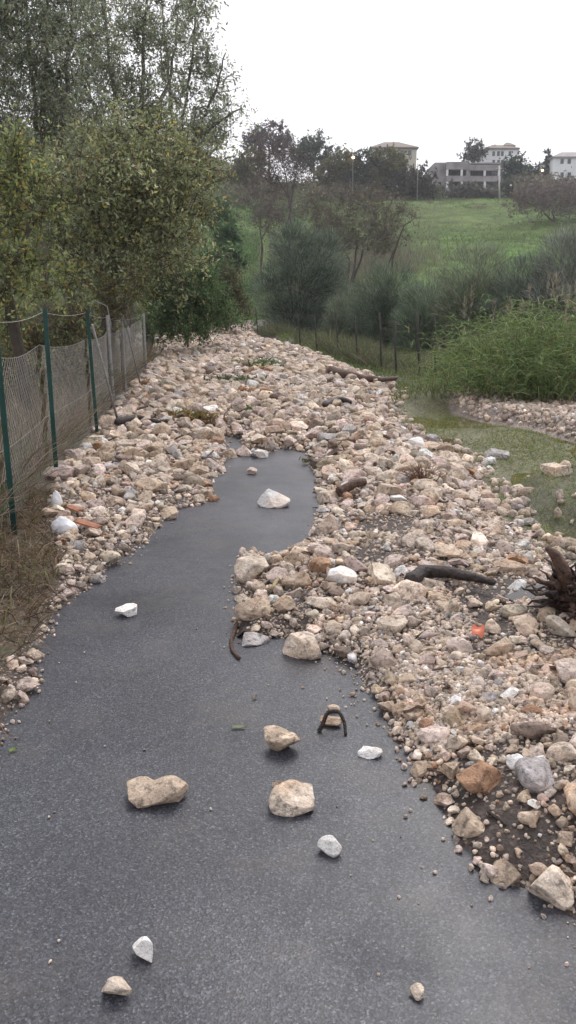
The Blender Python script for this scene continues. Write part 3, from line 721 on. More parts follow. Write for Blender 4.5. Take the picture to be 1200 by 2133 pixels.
def tree(name, label, group, base_px, Yb, stems, es, ncl, ntw, nlf, lsize, pal, clr=0.5, bark='bark', r0=0.06, cat='tree', shell=2.2, lw=0.42, parts=('trunk', 'crown'), up=0.35):
    gx = at(base_px, 650, Yb)[0]; base = np.array([gx, Yb, float(G(gx, Yb))-0.1])
    root = empty(name, base, label, cat, group); wood = MB(); nodes = []; nr = []
    for stx in stems:
        pts = [base+rng.normal(0, 0.05, 3)*[1,1,0]]+[at(a, b, yy) for a, b, yy in stx]; fine = []
        for a, b in zip(pts[:-1], pts[1:]): fine += list(wander(a, b, 6, 0.03)[:-1])
        fine.append(pts[-1]); fine = np.array(fine); rr = np.linspace(r0, r0*0.22, len(fine)); wood.tube(fine, rr, 7); nodes += list(fine[3:]); nr += list(rr[3:])
    nodes = np.array(nodes); nr = np.array(nr)
    cen, cd, cr = sample_ells(es, ncl, shell)
    dd = np.min(np.linalg.norm(cen[:,None]-nodes[None], axis=2), 1); LV, LC = [], []
    tot = []
    for j in np.argsort(dd):
        c_ = cen[j]; d = np.linalg.norm(nodes-c_, axis=1)+np.maximum(0, nodes[:,2]-c_[2])*0.8; i = int(np.argmin(d))
        a = nodes[i]; L = np.linalg.norm(c_-a)
        if L > 0.05:
            p_ = wander(a, c_, 5, 0.1, 0.04); ra = min(nr[i]*0.75, 0.006+0.014*L*(r0/0.06)); rr = np.linspace(ra, max(0.004, ra*0.45), 5)
            wood.tube(p_, rr, 4, False); nodes = np.vstack([nodes, p_[2:]]); nr = np.concatenate([nr, rr[2:]])
        tw = rng.normal(size=(ntw,3))+cd[j]*0.5; tw[:,2] += up; tw /= np.linalg.norm(tw, axis=1)[:,None]
        tl = clr*rng.uniform(0.5, 1.25, ntw)
        for q in range(ntw):
            e = c_+tw[q]*tl[q]; md = (c_+e)/2+rng.normal(0, 0.06*clr, 3); wood.tube([c_, md, e], [0.006*(r0/0.06)**0.5, 0.004*(r0/0.06)**0.5, 0.002], 3, False)
        if nlf:
            q = rng.integers(0, ntw, nlf); s = rng.uniform(0.1, 1.1, nlf)
            lp = c_+tw[q]*(tl[q]*s)[:,None]+rng.normal(0, 0.10*clr, (nlf,3)); LV.append(lp)
            LC.append(pick(pal, nlf, 0.22)*np.clip(rng.normal(1, 0.22), 0.55, 1.5))
    wood.build(parts[0], M[bark], root, True, base)
    if nlf:
        P = np.concatenate(LV); cc = np.concatenate(LC); sz = lsize*rng.uniform(0.65, 1.3, len(P))
        V, f = leaves(P, sz, sz*lw); mesh(parts[1], V-base, f, M['leaf'], np.repeat(cc, 4, 0), False, root)
    return root
OLIVE = [(0.22,0.25,0.115,5), (0.28,0.305,0.165,4), (0.36,0.375,0.24,2), (0.44,0.37,0.11,0.9), (0.24,0.17,0.10,0.3)]
YELLOW = [(0.19,0.235,0.10,5), (0.27,0.29,0.11,4), (0.44,0.37,0.11,0.9), (0.32,0.21,0.10,0.25)]
GREY = [(0.25,0.29,0.19,5), (0.32,0.355,0.26,4), (0.40,0.42,0.34,2), (0.34,0.31,0.14,0.8)]
LT = 'trees beyond the wire fence'
tree('leafy_tree', 'small tree with yellowing leaves close behind the wire fence', LT, 42, 8.6,
     [[(38,700,8.6),(15,590,8.6),(58,480,8.6),(70,380,8.7)], [(38,700,8.6),(0,600,8.5),(-30,520,8.4)], [(15,590,8.6),(50,500,8.7),(85,445,8.8)]],
     [ell(50,400,85,85,8.7,0.6), ell(10,350,60,60,8.6,0.5), ell(90,580,65,50,8.8,0.5), ell(-30,560,60,80,8.5,0.5), ell(20,660,60,45,8.5,0.4)], 95, 7, 62, 0.06, YELLOW, 0.30, 'bark', 0.045)
tree('leafy_tree', 'broad grey-green tree with a slanting limb in the middle of the grove', LT, 215, 13,
     [[(215,610,13),(235,520,13),(300,470,13),(372,405,13)], [(215,600,13),(200,500,13.3),(215,360,13.5)], [(235,520,13),(180,420,12.6),(130,360,12.4)], [(235,520,13),(290,430,13.6),(330,300,14)]],
     [ell(310,400,120,100,13,1.2), ell(390,370,55,85,13.2,0.8), ell(200,400,110,90,13,1.2), ell(340,510,100,65,13,0.9), ell(230,560,110,65,12.6,0.9), ell(270,300,120,60,13.6,1.0), ell(120,480,70,80,12.6,0.8)],
     250, 8, 105, 0.072, OLIVE, 0.50, 'bark', 0.07)
tree('leafy_tree', 'tall many-stemmed grey tree at the left picture edge', LT, 90, 16,
     [[(90,560,16),(85,330,16),(60,60,16),(50,-120,16)], [(90,500,16),(130,280,16),(150,40,16),(160,-140,16)], [(90,520,16),(20,330,15.5),(-30,120,15)], [(85,330,16),(95,150,16.4),(100,-60,16.6)]],
     [ell(70,100,120,150,16,1.5), ell(0,40,90,150,15.6,1.4), ell(140,-20,90,130,16.4,1.3), ell(40,260,110,80,15.6,1.2), ell(150,240,70,90,16.2,1.0)], 235, 8, 105, 0.078, GREY, 0.55, 'greybark', 0.075)
tree('leafy_tree', 'tall grey-leaved tree with upright stems behind the broad one', LT, 255, 19,
     [[(255,560,19),(240,330,19),(225,90,19),(215,-120,19)], [(255,520,19),(290,280,19),(300,60,19),(310,-120,19)], [(240,330,19),(180,190,19),(150,60,19)], [(290,280,19),(350,180,19.5),(370,40,19.5)]],
     [ell(220,90,110,150,19,1.6), ell(300,170,90,110,19,1.4), ell(330,20,75,100,19.3,1.2), ell(190,240,110,70,18.6,1.4)], 165, 8, 88, 0.085, GREY, 0.55, 'greybark', 0.08)
tree('leafy_tree', 'thin-crowned tree whose open twigs stand against the white sky', LT, 300, 21,
     [[(335,560,21),(370,330,21),(400,130,21),(410,-40,21)], [(345,500,21),(400,300,21),(450,190,21),(470,110,21)], [(400,300,21),(460,250,21),(505,225,21)], [(370,330,21),(350,160,21),(340,0,21)]],
     [ell(395,80,55,120,21,1.0), ell(440,170,45,60,21,0.8), ell(380,290,85,55,21,1.2), ell(485,235,32,26,21,0.5), ell(430,275,60,45,21,0.8), ell(410,-30,40,50,21,0.8)], 125, 7, 60, 0.095, GREY, 0.55, 'greybark', 0.07)
tree('leafy_tree', 'dark tree filling the back of the grove behind the others', LT, 150, 25,
     [[(150,540,25),(160,350,25),(150,180,25)], [(150,520,25),(300,380,25),(340,280,25)], [(150,500,25),(40,360,25),(0,250,25)]],
     [ell(100,400,150,120,25,2), ell(300,400,120,110,25,2), ell(400,330,70,70,26,1.5), ell(0,420,100,120,24,2), ell(200,540,200,90,24,2)], 120, 7, 50, 0.16, [(0.16,0.20,0.11,4),(0.20,0.24,0.13,3),(0.27,0.27,0.15,1)], 0.8, 'bark', 0.1)
tree('leafy_bush', 'fresh green creeper-clad bush where the far fence ends', 'bushes at the foot of the grove', 385, 23.5,
     [[(390,640,21),(395,590,21)], [(380,640,21),(350,600,21)], [(395,640,21),(430,610,21)]],
     [ell(400,610,60,60,21,0.9), ell(350,640,45,40,20.5,0.7), ell(440,640,40,35,21.5,0.6), ell(370,560,40,40,21.3,0.6), ell(350,675,40,22,20.5,0.5), ell(410,672,50,22,21.5,0.6), ell(455,668,40,22,23,0.6), ell(340,600,35,50,20.6,0.6), ell(430,585,40,35,22,0.6), ell(320,660,25,30,19.5,0.5), ell(385,690,70,14,20.5,0.6)], 290, 7, 75, 0.09, [(0.08,0.145,0.055,5),(0.12,0.19,0.075,3),(0.19,0.20,0.09,1.5),(0.05,0.085,0.035,2)], 0.40, 'bark', 0.03, 'bush', parts=('stem','foliage'))
tree('leafy_bush', 'brown-green bush at the bend behind the creeper', 'bushes at the foot of the grove', 470, 30,
     [[(470,640,30),(465,590,30)], [(470,640,30),(485,610,30)]], [ell(468,605,32,50,30,0.7), ell(495,645,22,35,30,0.5), ell(470,665,40,18,29,0.5)], 90, 7, 60, 0.11, [(0.085,0.085,0.04,4),(0.13,0.10,0.05,3),(0.06,0.08,0.03,2)], 0.45, 'bark', 0.03, 'bush', parts=('stem','foliage'))
tree('leafy_bush', 'yellow-leaved thicket low behind the netting', 'bushes at the foot of the grove', 200, 11.5,
     [[(200,690,11.5),(160,650,11.5)], [(200,690,11.5),(250,640,11.5)], [(200,690,11.5),(60,680,11)]],
     [ell(240,620,55,32,11.8,0.4), ell(140,690,70,45,11.2,0.5), ell(60,720,60,40,10.8,0.5), ell(30,800,70,60,10.3,0.5), ell(150,780,70,50,11,0.4)], 110, 7, 50, 0.065, [(0.19,0.18,0.075,3),(0.12,0.13,0.06,5),(0.17,0.11,0.07,1.2),(0.30,0.24,0.08,0.7)], 0.32, 'bark', 0.03, 'bush', parts=('stem','foliage'))
for k, (cx, cy, rx, ry, Yc) in enumerate([(455,450,32,30,58), (472,498,30,26,50), (480,545,28,22,44), (445,560,30,40,38)]):
    tree('round_bush', ['dark bush high on the green slope left of the bare tree', 'second dark bush from the top of the left slope', 'third dark bush from the top of the left slope', 'lowest dark bush of the left slope, against the grove'][k], 'dark bushes on the left slope', cx, Yc,
         [[(cx, cy+ry*0.4, Yc), (cx, cy, Yc)]], [ell(cx, cy, rx, ry, Yc)], 40, 6, 55, 0.2, [(0.06,0.11,0.05,4),(0.09,0.15,0.065,3)], 0.55, 'bark', 0.05, 'bush', parts=('stem','foliage'))

def spiky(name, label, group, es, n, ln, wd, pal, base_px, Yb, stems=4, cat='bush', droop=0.25, up=0.9, parts=('stem', 'foliage')):
    gx = at(base_px, 650, Yb)[0]; base = np.array([gx, Yb, float(G(gx, Yb))-0.05]); root = empty(name, base, label, cat, group)
    n = int(n*1.7); nc = max(20, n//130); cc_, cd_, cr_ = sample_ells(es, nc, 2.2); rad = np.mean([e[1].mean() for e in es])*rng.uniform(0.15, 0.36, nc); ki = rng.integers(0, nc, n)
    d = rng.normal(size=(n,3)); d /= np.linalg.norm(d, axis=1)[:,None]; P = cc_[ki]+d*(rad[ki]*rng.uniform(0, 1, n)**0.4)[:,None]
    P2, d2, r2 = sample_ells(es, n, 2.8); al = rng.uniform(0, 1, n) < 0.45; P = np.where(al[:,None], P2, P); od = np.where(al[:,None], d2, cd_[ki])
    dr = od*0.7+d*0.35+np.array([0,0,up*0.85])+rng.normal(0, 0.30, (n,3))
    P = P[...] ; k = P[:,2] > base[2]+0.1; P, dr = P[k], dr[k]; L = ln*rng.uniform(0.6, 1.4, len(P))
    V, f, q = blades(P, dr, L, wd*rng.uniform(0.7, 1.3, len(P)), droop, 2); cl = pick(pal, len(P), 0.2)*np.exp(rng.normal(0, 0.16, nc))[ki[k]][:,None]
    mesh(parts[1], V-base, f, M['blade'], np.repeat(cl, q, 0), False, root)
    wood = MB()
    for e in es:
        for _ in range(stems):
            tgt = e[0]+rng.normal(0, 0.35, 3)*e[1]; p_ = wander(base+rng.normal(0, 0.15, 3)*[1,1,0], tgt, 6, 0.06); wood.tube(p_, np.linspace(0.07, 0.015, 6), 5)
    wood.build(parts[0], M['bark'], root, True, base); return root
BLUE = [(0.14,0.18,0.135,5), (0.19,0.235,0.18,4), (0.25,0.295,0.235,2.2), (0.09,0.115,0.09,2.5)]
SG = 'feathery blue-green shrubs at the foot of the hill'
spiky('feathery_shrub', 'big round dark blue-green shrub standing where the road bends', SG, [ell(625,580,70,70,35,1.8), ell(668,530,52,50,35.3,1.3), ell(610,505,45,35,35,1.0), ell(562,600,38,48,34.6,1.0), ell(690,600,38,50,35,1.0), ell(625,652,75,34,34.8,1.5), ell(630,680,80,20,34.4,1.2)], 14000, 0.34, 0.022, [(0.10,0.135,0.095,5),(0.15,0.19,0.14,4),(0.22,0.26,0.20,2),(0.06,0.08,0.06,4)], 615, 35)
for cx, cy, rx, ry, Yc, nn_, lab in [(735,655,50,48,29,6000,'low blue-green shrub right of the big round one'), (812,620,70,70,27,8000,'blue-green shrub under the slanting bare trunk'), (905,645,75,50,25,8000,'blue-green shrub in the middle of the shrub row'),
    (995,600,75,88,24,9000,'tall blue-green shrub behind the reed plumes'), (1095,610,75,68,23,9000,'blue-green shrub second from the right picture edge'), (1185,575,75,98,22,9000,'blue-green shrub cut by the right picture edge')]:
    fc = np.exp(rng.normal(0, 0.10))*np.array([np.exp(rng.normal(0.04, 0.05)), 1, np.exp(rng.normal(-0.06, 0.05))])
    spiky('feathery_shrub', lab, SG, [ell(cx, cy, rx, ry, Yc, 1.0), ell(cx-rx*0.4, cy+ry*0.55, rx*0.8, ry*0.6, Yc-0.4, 0.8), ell(cx+rx*0.3, cy+ry*0.7, rx*0.8, ry*0.6, Yc-0.3, 0.8), ell(cx, 705+(cx-735)*0.06, rx*1.15, 32, Yc-0.5, 0.8)], int(nn_*1.25), 0.28, 0.015, [(a_*fc[0], b_*fc[1], c0_*fc[2], w0_) for a_, b_, c0_, w0_ in BLUE], cx, Yc, 2)

# reeds beside the stream
def reeds(label, px, Yc, n, hgt, spread):
    x0 = at(px, 800, Yc)[0]; base = np.array([x0, Yc, float(bedz(np.array(x0), np.array(Yc)))]); root = empty('reed_clump', base, label, 'reeds', 'cane reeds along the stream')
    bp = base+np.stack([rng.normal(0, spread, n), rng.normal(0, spread*0.6, n), np.zeros(n)], -1); d = np.stack([rng.normal(0, 0.30, n), rng.normal(0, 0.30, n)-0.12, np.ones(n)], -1)
    hh = hgt*rng.uniform(0.55, 1.1, n)
    V, f, q = blades(bp, d, hh, 0.016, 0.05, 3); V2, f2, q2 = None, None, None
    k = 15; s = rng.uniform(0.1, 1, (n,k)); lp = (bp[:,None]+(d/np.linalg.norm(d, axis=1)[:,None])[:,None]*(hh[:,None]*s)[...,None]).reshape(-1,3)
    ld = rng.normal(size=(n*k,3)); ld[:,2] = np.abs(ld[:,2])*0.5+0.5
    V2, f2, q2 = blades(lp, ld, 0.38*rng.uniform(0.5, 1.3, n*k), 0.012, 0.7, 3, 0.05)
    G1 = [(0.17,0.26,0.085,4),(0.24,0.33,0.12,3),(0.33,0.35,0.18,2.2),(0.09,0.15,0.055,2)]
    mesh('cane', V-base, f, M['blade'], np.repeat(pick([(0.12,0.14,0.05),(0.2,0.18,0.09)], n), q, 0), False, root)
    mesh('foliage', V2-base, f2, M['blade'], np.repeat(pick(G1, n*k), q2, 0), False, root)
    m_ = max(4, n//26) if hgt > 1 else 0; i = np.argsort(-hh*(0.8+0.4*rng.uniform(0, 1, n)))[:m_]; tp = bp[i]+d[i]/np.linalg.norm(d[i], axis=1)[:,None]*hh[i][:,None]
    pp = np.repeat(tp, 26, 0)+rng.normal(0, 0.012, (m_*26,3))+np.stack([np.zeros(m_*26)]*2+[rng.uniform(-0.05, 0.30, m_*26)], -1)
    dd = rng.normal(0, 0.3, (m_*26,3)); dd[:,2] += 1; V3, f3, q3 = blades(pp, dd, 0.16, 0.010, 0.5, 2)
    pc = np.repeat(pick([(0.36,0.31,0.24),(0.28,0.23,0.18)], max(m_,1)*26)[:m_*26], q3, 0); nv = 26*q3
    for j in range(m_): mesh('plume', V3[j*nv:(j+1)*nv]-base, blades(np.zeros((26,3)), np.ones((26,3)), 1, 1, 0, 2)[1], M['blade'], pc[j*nv:(j+1)*nv], False, root)
for lab, px, Yc, nn_, hg, sp_ in [('bushy green reed clump at the left end of the reed bank', 985, 13.5, 150, 1.25, 0.30), ('tall green reed clump with pale plumes in the middle of the reed bank', 1075, 13.4, 210, 1.6, 0.36),
      ('dense green reed clump beside the right picture edge', 1165, 13.2, 210, 1.5, 0.38), ('reed clump half outside the right picture edge', 1260, 13.0, 170, 1.55, 0.38), ('low dark reed clump at the water under the tall plumes', 1030, 12.9, 110, 0.85, 0.35), ('low reed clump at the water by the right picture edge', 1140, 12.7, 150, 0.85, 0.3)]:
    reeds(lab, px, Yc, nn_, hg, sp_)

# bare trees and shrubs on the hill
BG = 'leafless trees and shrubs on the hill'
tree('bare_tree', 'leafless purplish tree standing on the slope behind the round shrub', BG, 605, 75, [[(605,430,75),(598,380,75),(588,330,75)], [(605,430,75),(613,380,75),(622,340,75)], [(603,415,75),(578,370,75),(560,340,75)]],
     [ell(585,350,50,55,75,2.5), ell(560,330,40,40,75,2), ell(622,360,32,45,75,2), ell(560,395,40,35,75,2)], 190, 10, 10, 0.22, [(0.10,0.075,0.07,3),(0.13,0.09,0.07,2)], 1.0, 'twig', 0.13, 'tree', up=0.9)
tree('bare_shrub', 'pale brown leafless thicket in the middle of the hillside', BG, 730, 58, [[(745,500,58),(752,455,58)], [(720,500,58),(690,450,58)], [(760,500,58),(800,450,58)]],
     [ell(730,440,95,50,58,3), ell(670,440,50,40,58,2), ell(810,455,60,35,57,2), ell(740,500,110,40,56,2), ell(690,490,60,40,57,2), ell(790,500,60,35,55,2)], 430, 10, 13, 0.2, [(0.16,0.14,0.10,3),(0.12,0.12,0.07,2),(0.20,0.17,0.13,2)], 0.9, 'twig', 0.09, 'bush', up=1.0, parts=('stem','foliage'))
tree('bare_shrub', 'purple-brown leafless scrub left of the pale thicket', BG, 545, 62, [[(545,500,62),(540,440,62)], [(545,500,62),(570,450,62)]],
     [ell(540,440,50,50,62,2), ell(570,470,40,35,61,2)], 100, 10, 10, 0.2, [(0.10,0.08,0.075,3),(0.14,0.11,0.09,2)], 0.9, 'twig', 0.09, 'bush', up=0.9, parts=('stem','foliage'))
tree('leaning_tree', 'thin dark bare trunk leaning right on the meadow edge', BG, 800, 34, [[(803,565,34),(815,535,34),(838,480,34)], [(830,500,34),(842,470,34),(862,455,34)]],
     [ell(845,465,30,18,34,0.6)], 14, 5, 0, 0.1, OLIVE, 0.5, 'bark', 0.05, 'tree')
tree('bare_shrub', 'brown leafless scrub below the houses at the right picture edge', BG, 1140, 105, [[(1130,440,105),(1120,420,105)], [(1150,440,105),(1180,410,105)]],
     [ell(1110,418,50,26,105,3), ell(1175,410,60,34,105,3), ell(1080,425,30,20,104,2), ell(1150,440,70,20,103,3), ell(1210,430,40,30,104,3)], 230, 9, 12, 0.35, [(0.12,0.095,0.095,3),(0.15,0.12,0.11,2)], 1.5, 'twig', 0.15, 'bush', up=0.8, parts=('stem','foliage'))
# trees along the ridge
RG = 'trees along the ridge'
PUR = [(0.095,0.075,0.08,3),(0.12,0.10,0.095,2)]; DKG = [(0.04,0.065,0.042,4),(0.06,0.085,0.055,3)]; OLG = [(0.09,0.10,0.045,4),(0.14,0.13,0.06,2),(0.17,0.13,0.05,1)]
for lab, cx, es, Yc, pal, nc in [
   ('purplish rounded tree on the ridge left of the green one', 560, [(555,290,48,34),(590,305,30,28),(525,300,30,25)], 165, PUR, 120),
   ('dark green rounded tree on the ridge left of the cream house', 655, [(655,312,38,34),(630,330,30,28),(680,330,26,26)], 160, DKG, 110),
   ('yellowish bush on the slope below the purplish tree', 525, [(520,350,40,30),(490,365,35,25)], 130, OLG, 70),
   ('olive thicket below the cream house, left part', 725, [(715,345,30,28),(690,365,40,22)], 140, OLG, 80),
   ('dark green bush in front of the cream house', 765, [(765,348,38,32),(745,370,34,22)], 142, DKG, 90),
   ('olive tree in front of the cream house', 812, [(812,350,40,38),(800,375,40,24)], 140, OLG, 110),
   ('dark bush beside the concrete building', 868, [(868,380,40,34),(840,390,34,22),(890,395,26,20)], 138, [(0.05,0.055,0.04,3),(0.08,0.075,0.05,2)], 110),
   ('dark round tree left of the white house', 988, [(990,314,22,22),(978,326,24,12),(997,325,18,18)], 195, [(0.07,0.065,0.065,3),(0.09,0.085,0.08,2)], 70),
   ('dark green tree in front of the white house', 1072, [(1070,352,26,24),(1085,362,26,22),(1058,362,18,20)], 160, DKG, 90),
   ('dark hedge-like bush beside the cypress', 1110, [(1108,368,22,18),(1125,376,24,18)], 170, [(0.06,0.06,0.05,3),(0.09,0.08,0.075,2)], 60),
   ('grey-green bush at the foot of the concrete building', 985, [(985,405,26,14),(1020,408,22,12),(950,405,20,14)], 140, [(0.09,0.095,0.075,3),(0.12,0.11,0.09,2)], 70),
   ('low grey-green bush right of the pale pole', 1075, [(1070,395,30,20),(1100,400,30,18)], 140, [(0.07,0.085,0.065,3),(0.10,0.10,0.08,2)], 70)]:
    tree('ridge_tree' if 'tree' in lab.split(' on ')[0] and 'bush' not in lab else 'ridge_bush', lab, RG, cx, Yc, [[(cx, es[0][1]+es[0][3]*0.5, Yc), (es[0][0], es[0][1], Yc)]], [ell(a, b, c_, d_, Yc) for a, b, c_, d_ in es], nc, 6, 42, 0.55, pal, 1.25, 'bark', 0.22, 'tree' if 'bush' not in lab and 'thicket' not in lab else 'bush')
cy_ = [ell(1141, 322+k*11, 4.5+k*1.9 if k < 5 else 13, 10, 188) for k in range(7)]
tree('cypress', 'dark pointed cypress beside the right white building', RG, 1141, 188, [[(1141,380,188),(1141,320,188)]], cy_, 80, 6, 45, 0.5, [(0.035,0.05,0.038,3),(0.05,0.065,0.05,2)], 0.7, 'bark', 0.2, 'tree', up=1.2)

# ------------------------------------------------------------------ grass, weeds and undergrowth
def grass_stuff(name, label, P, L, W_, pal, droop, spread, segs=3, up=1.0):
    n = len(P); d = rng.normal(0, spread, (n,3)); d[:,2] = up
    V, f, q = blades(P, d, L*rng.uniform(0.5, 1.3, n), W_, droop, segs); o = mesh(name, V, f, M['blade'], np.repeat(pick(pal, n, 0.25), q, 0))
    return tag(o, label, kind='stuff')
STRAW = [(0.26,0.18,0.09,3), (0.17,0.10,0.055,3), (0.12,0.075,0.045,3), (0.16,0.15,0.05,1.5), (0.34,0.26,0.15,1)]
n = 7000; x = rng.uniform(-2.6, -1.15, n); y = rng.uniform(2.4, 6.2, n)
k = ~inpoly(x, y, region)&~inpoly(x, y, clear)&(x > np.interp(y, fb[:,1], fb[:,0])-0.3); x, y = x[k], y[k]
grass_stuff('dry_grass', 'matted brown and straw-coloured grass at the left road edge', np.stack([x, y, bedz(x, y)], -1), 0.27, 0.007, [(0.19,0.135,0.075,3),(0.13,0.08,0.05,4),(0.085,0.055,0.035,3),(0.13,0.135,0.05,2),(0.28,0.21,0.13,1)], 0.65, 0.8)
# withered growth behind the netting
n = 16000; s = rng.uniform(0, 1, n); y = 3.6+s*15.5; x = np.interp(y, fb[:,1], fb[:,0])-0.12-rng.gamma(1.6, 0.35, n)
grass_stuff('withered_weeds', 'withered brown weeds growing behind the wire netting', np.stack([x, y, bedz(x, y)-0.02], -1), 0.75, 0.012, [(0.19,0.14,0.10,4),(0.12,0.085,0.065,4),(0.27,0.22,0.165,2),(0.12,0.15,0.06,2.5)], 0.35, 0.42)
# dark undergrowth below the grove
n = 14000; x = rng.uniform(-12, -2.9, n); y = rng.uniform(7, 32, n); k = x < np.interp(y, [7, 17, 20, 32], [-3.3, -4.0, -3.6, -1.6]); x, y = x[k], y[k]; z = G(x, y)+rng.uniform(0, 1, len(x))**1.6*1.3
P = np.stack([x, y, z], -1); sz = rng.uniform(0.08, 0.18, len(x)); V, f = leaves(P, sz, sz*0.5)
tag(mesh('undergrowth', V, f, M['leaf'], np.repeat(pick([(0.07,0.085,0.045,4),(0.10,0.09,0.055,3),(0.14,0.08,0.05,1),(0.09,0.13,0.05,2)], len(P)), 4, 0)), 'dark undergrowth below the grove', kind='stuff')
# bank of weeds along the stake fence
wl = np.array([hit(a, b, R)[:2] for a, b in [(530,700),(600,716),(660,728),(740,762),(830,790),(930,800),(1000,812)]])
n = 17000; s = rng.uniform(0, len(wl)-1.001, n); i = s.astype(int); u = (s-i)[:,None]; q = wl[i]*(1-u)+wl[i+1]*u; q[:,1] += 0.15+rng.gamma(1.6, 0.8, n); q[:,0] += rng.normal(0, 0.1, n)+0.15
grass_stuff('bank_weeds', 'mixed tan and green weeds in front of the shrub row', np.stack([q[:,0], q[:,1], np.maximum(G(q[:,0], q[:,1]), R(q[:,0], q[:,1]))-0.05], -1), 0.25+1.0*np.clip(0.45+0.75*SN(91, 10, 0.7, 3.0)(q[:,0], q[:,1]), 0, 1.3), 0.016, [(0.15,0.14,0.09,4),(0.085,0.10,0.055,4),(0.27,0.235,0.16,2),(0.15,0.22,0.07,2)], 0.35, 0.4)
# meadow
n = 70000; y = 40+rng.uniform(0, 1, n)**1.3*112; x = rng.uniform(-0.12, 0.42, n)*y; k = nzB(x*0.45, y*0.45)+rng.normal(0, 0.25, n) > 0.0; x, y = x[k], y[k]
grass_stuff('grass', 'green grass on the hillside meadow', np.stack([x, y, G(x, y)-0.05], -1), 0.55, 0.06, [(0.12,0.20,0.055,5),(0.16,0.24,0.07,3),(0.22,0.22,0.11,1.8),(0.08,0.13,0.045,3)], 0.5, 0.5, 2)
# scrub that closes the ridge between the trees
n = 30000; px = rng.choice([0, 1, 2], n, p=[0.6, 0.25, 0.15]); px = np.where(px == 0, rng.uniform(470, 905, n), np.where(px == 1, rng.uniform(1040, 1230, n), rng.uniform(440, 640, n))); y = np.where(px < 640, rng.uniform(112, 168, n), rng.uniform(136, 168, n)); y = np.where(px > 1000, rng.uniform(120, 165, n), y)
x = (px-600)/F*y*1.0; hh = 2.6+1.8*nzA(x*6, y*6+7)+0.8*nzB(x, y); z = G(x, y)+rng.uniform(0, 1, n)*np.maximum(hh, 0.4)
P = np.stack([x, y, z], -1); sz = rng.uniform(0.3, 0.65, n); V, f = leaves(P, sz, sz*0.5)
mixn = nzA(x*5+3, y*5)[:,None]; cc = np.where(mixn > 0.15, np.array([0.10,0.12,0.065]), np.where(mixn > -0.35, np.array([0.145,0.13,0.085]), np.array([0.13,0.105,0.10])))*np.exp(rng.normal(0, 0.25, (n,1)))
tag(mesh('scrub', V, f, M['leaf'], np.repeat(cc, 4, 0)), 'mixed brown and olive scrub along the ridge', kind='stuff')
# scrub on the slope behind the grove
n = 14000; y = rng.uniform(30, 105, n); x = (rng.uniform(-700, 420, n)-600)/F*y; k = nzA(x*5, y*5+2)+rng.normal(0, 0.3, n) > -0.1; x, y = x[k], y[k]; n = len(x)
P = np.stack([x, y, G(x, y)+rng.uniform(0, 1, n)*np.maximum(0.4, 1.8+1.4*nzA(x*6, y*6))], -1); sz = rng.uniform(0.25, 0.55, n); V, f = leaves(P, sz, sz*0.5)
tag(mesh('slope_scrub', V, f, M['leaf'], np.repeat(pick([(0.12,0.17,0.07,4),(0.17,0.19,0.09,3),(0.15,0.13,0.08,1)], n, 0.25), 4, 0)), 'green scrub on the slope behind the grove', kind='stuff')
# twig litter lodged between the stones
tl_ = MB(); q = rng.choice(len(st), 420, False)
for i in q:
    L = rng.uniform(0.04, 0.16)*(1 if st[i,1] < 8 else 2); a = rng.uniform(0, 2*PI); c0 = np.array([st[i,0], st[i,1], zb[i]+st[i,2]*0.8]); d = np.array([math.cos(a), math.sin(a), rng.normal(0, 0.25)])*L/2
    tl_.tube(wander(c0-d, c0+d, 4, 0.08), rng.uniform(0.003, 0.009)*(1 if st[i,1] < 8 else 1.8), 4)
tag(tl_.build('twig_litter', M['brownwood']), 'broken twigs lodged between the rubble stones', kind='stuff')
# tall dry stems and scrub on the lower hillside
n = 34000; u = rng.uniform(0, 1, n); px = np.where(u < 0.62, rng.normal(725, 85, n), np.where(u < 0.8, rng.uniform(560, 900, n), rng.uniform(860, 1230, n))); y = np.where(u < 0.62, rng.uniform(38, 84, n), np.where(u < 0.8, rng.uniform(70, 125, n), rng.uniform(30, 52, n))); x = (px-600)/F*y
k = nzB(x*0.7, y*0.5)+rng.normal(0, 0.4, n) > -0.25; x, y = x[k], y[k]
grass_stuff('dry_stems', 'tall pale dry stems and scrub on the lower hillside', np.stack([x, y, G(x, y)-0.05], -1), 1.45, 0.032, [(0.24,0.215,0.155,4),(0.17,0.15,0.125,4),(0.14,0.17,0.09,3),(0.13,0.11,0.105,2)], 0.2, 0.28, 2)
# coarse tussocks that break up the meadow
nt = 900; ty_ = 44+rng.uniform(0, 1, nt)*96; tx_ = rng.uniform(-0.06, 0.40, nt)*ty_; kk_ = nzB(tx_*0.25, ty_*0.25+3) > -0.25; tx_, ty_ = tx_[kk_], ty_[kk_]; nt = len(tx_)
i = np.repeat(np.arange(nt), 34); rr_ = rng.uniform(0.25, 0.9, nt)[i]; x = tx_[i]+rng.normal(0, 1, len(i))*rr_; y = ty_[i]+rng.normal(0, 1, len(i))*rr_; hgt_ = rng.uniform(0.25, 1.0, nt)[i]
tp_ = np.array([(0.10,0.15,0.05),(0.19,0.185,0.10),(0.14,0.19,0.07),(0.15,0.13,0.09)])[rng.integers(0, 4, nt)][i]
d = rng.normal(0, 0.45, (len(i),3)); d[:,2] = 1; V, f, q = blades(np.stack([x, y, G(x, y)-0.05], -1), d, hgt_*rng.uniform(0.5, 1.3, len(i)), 0.06, 0.5, 2)
tag(mesh('tussocks', V, f, M['blade'], np.repeat(tp_*np.exp(rng.normal(0, 0.2, (len(i),1))), q, 0)), 'coarse grass tussocks scattered over the meadow', kind='stuff')
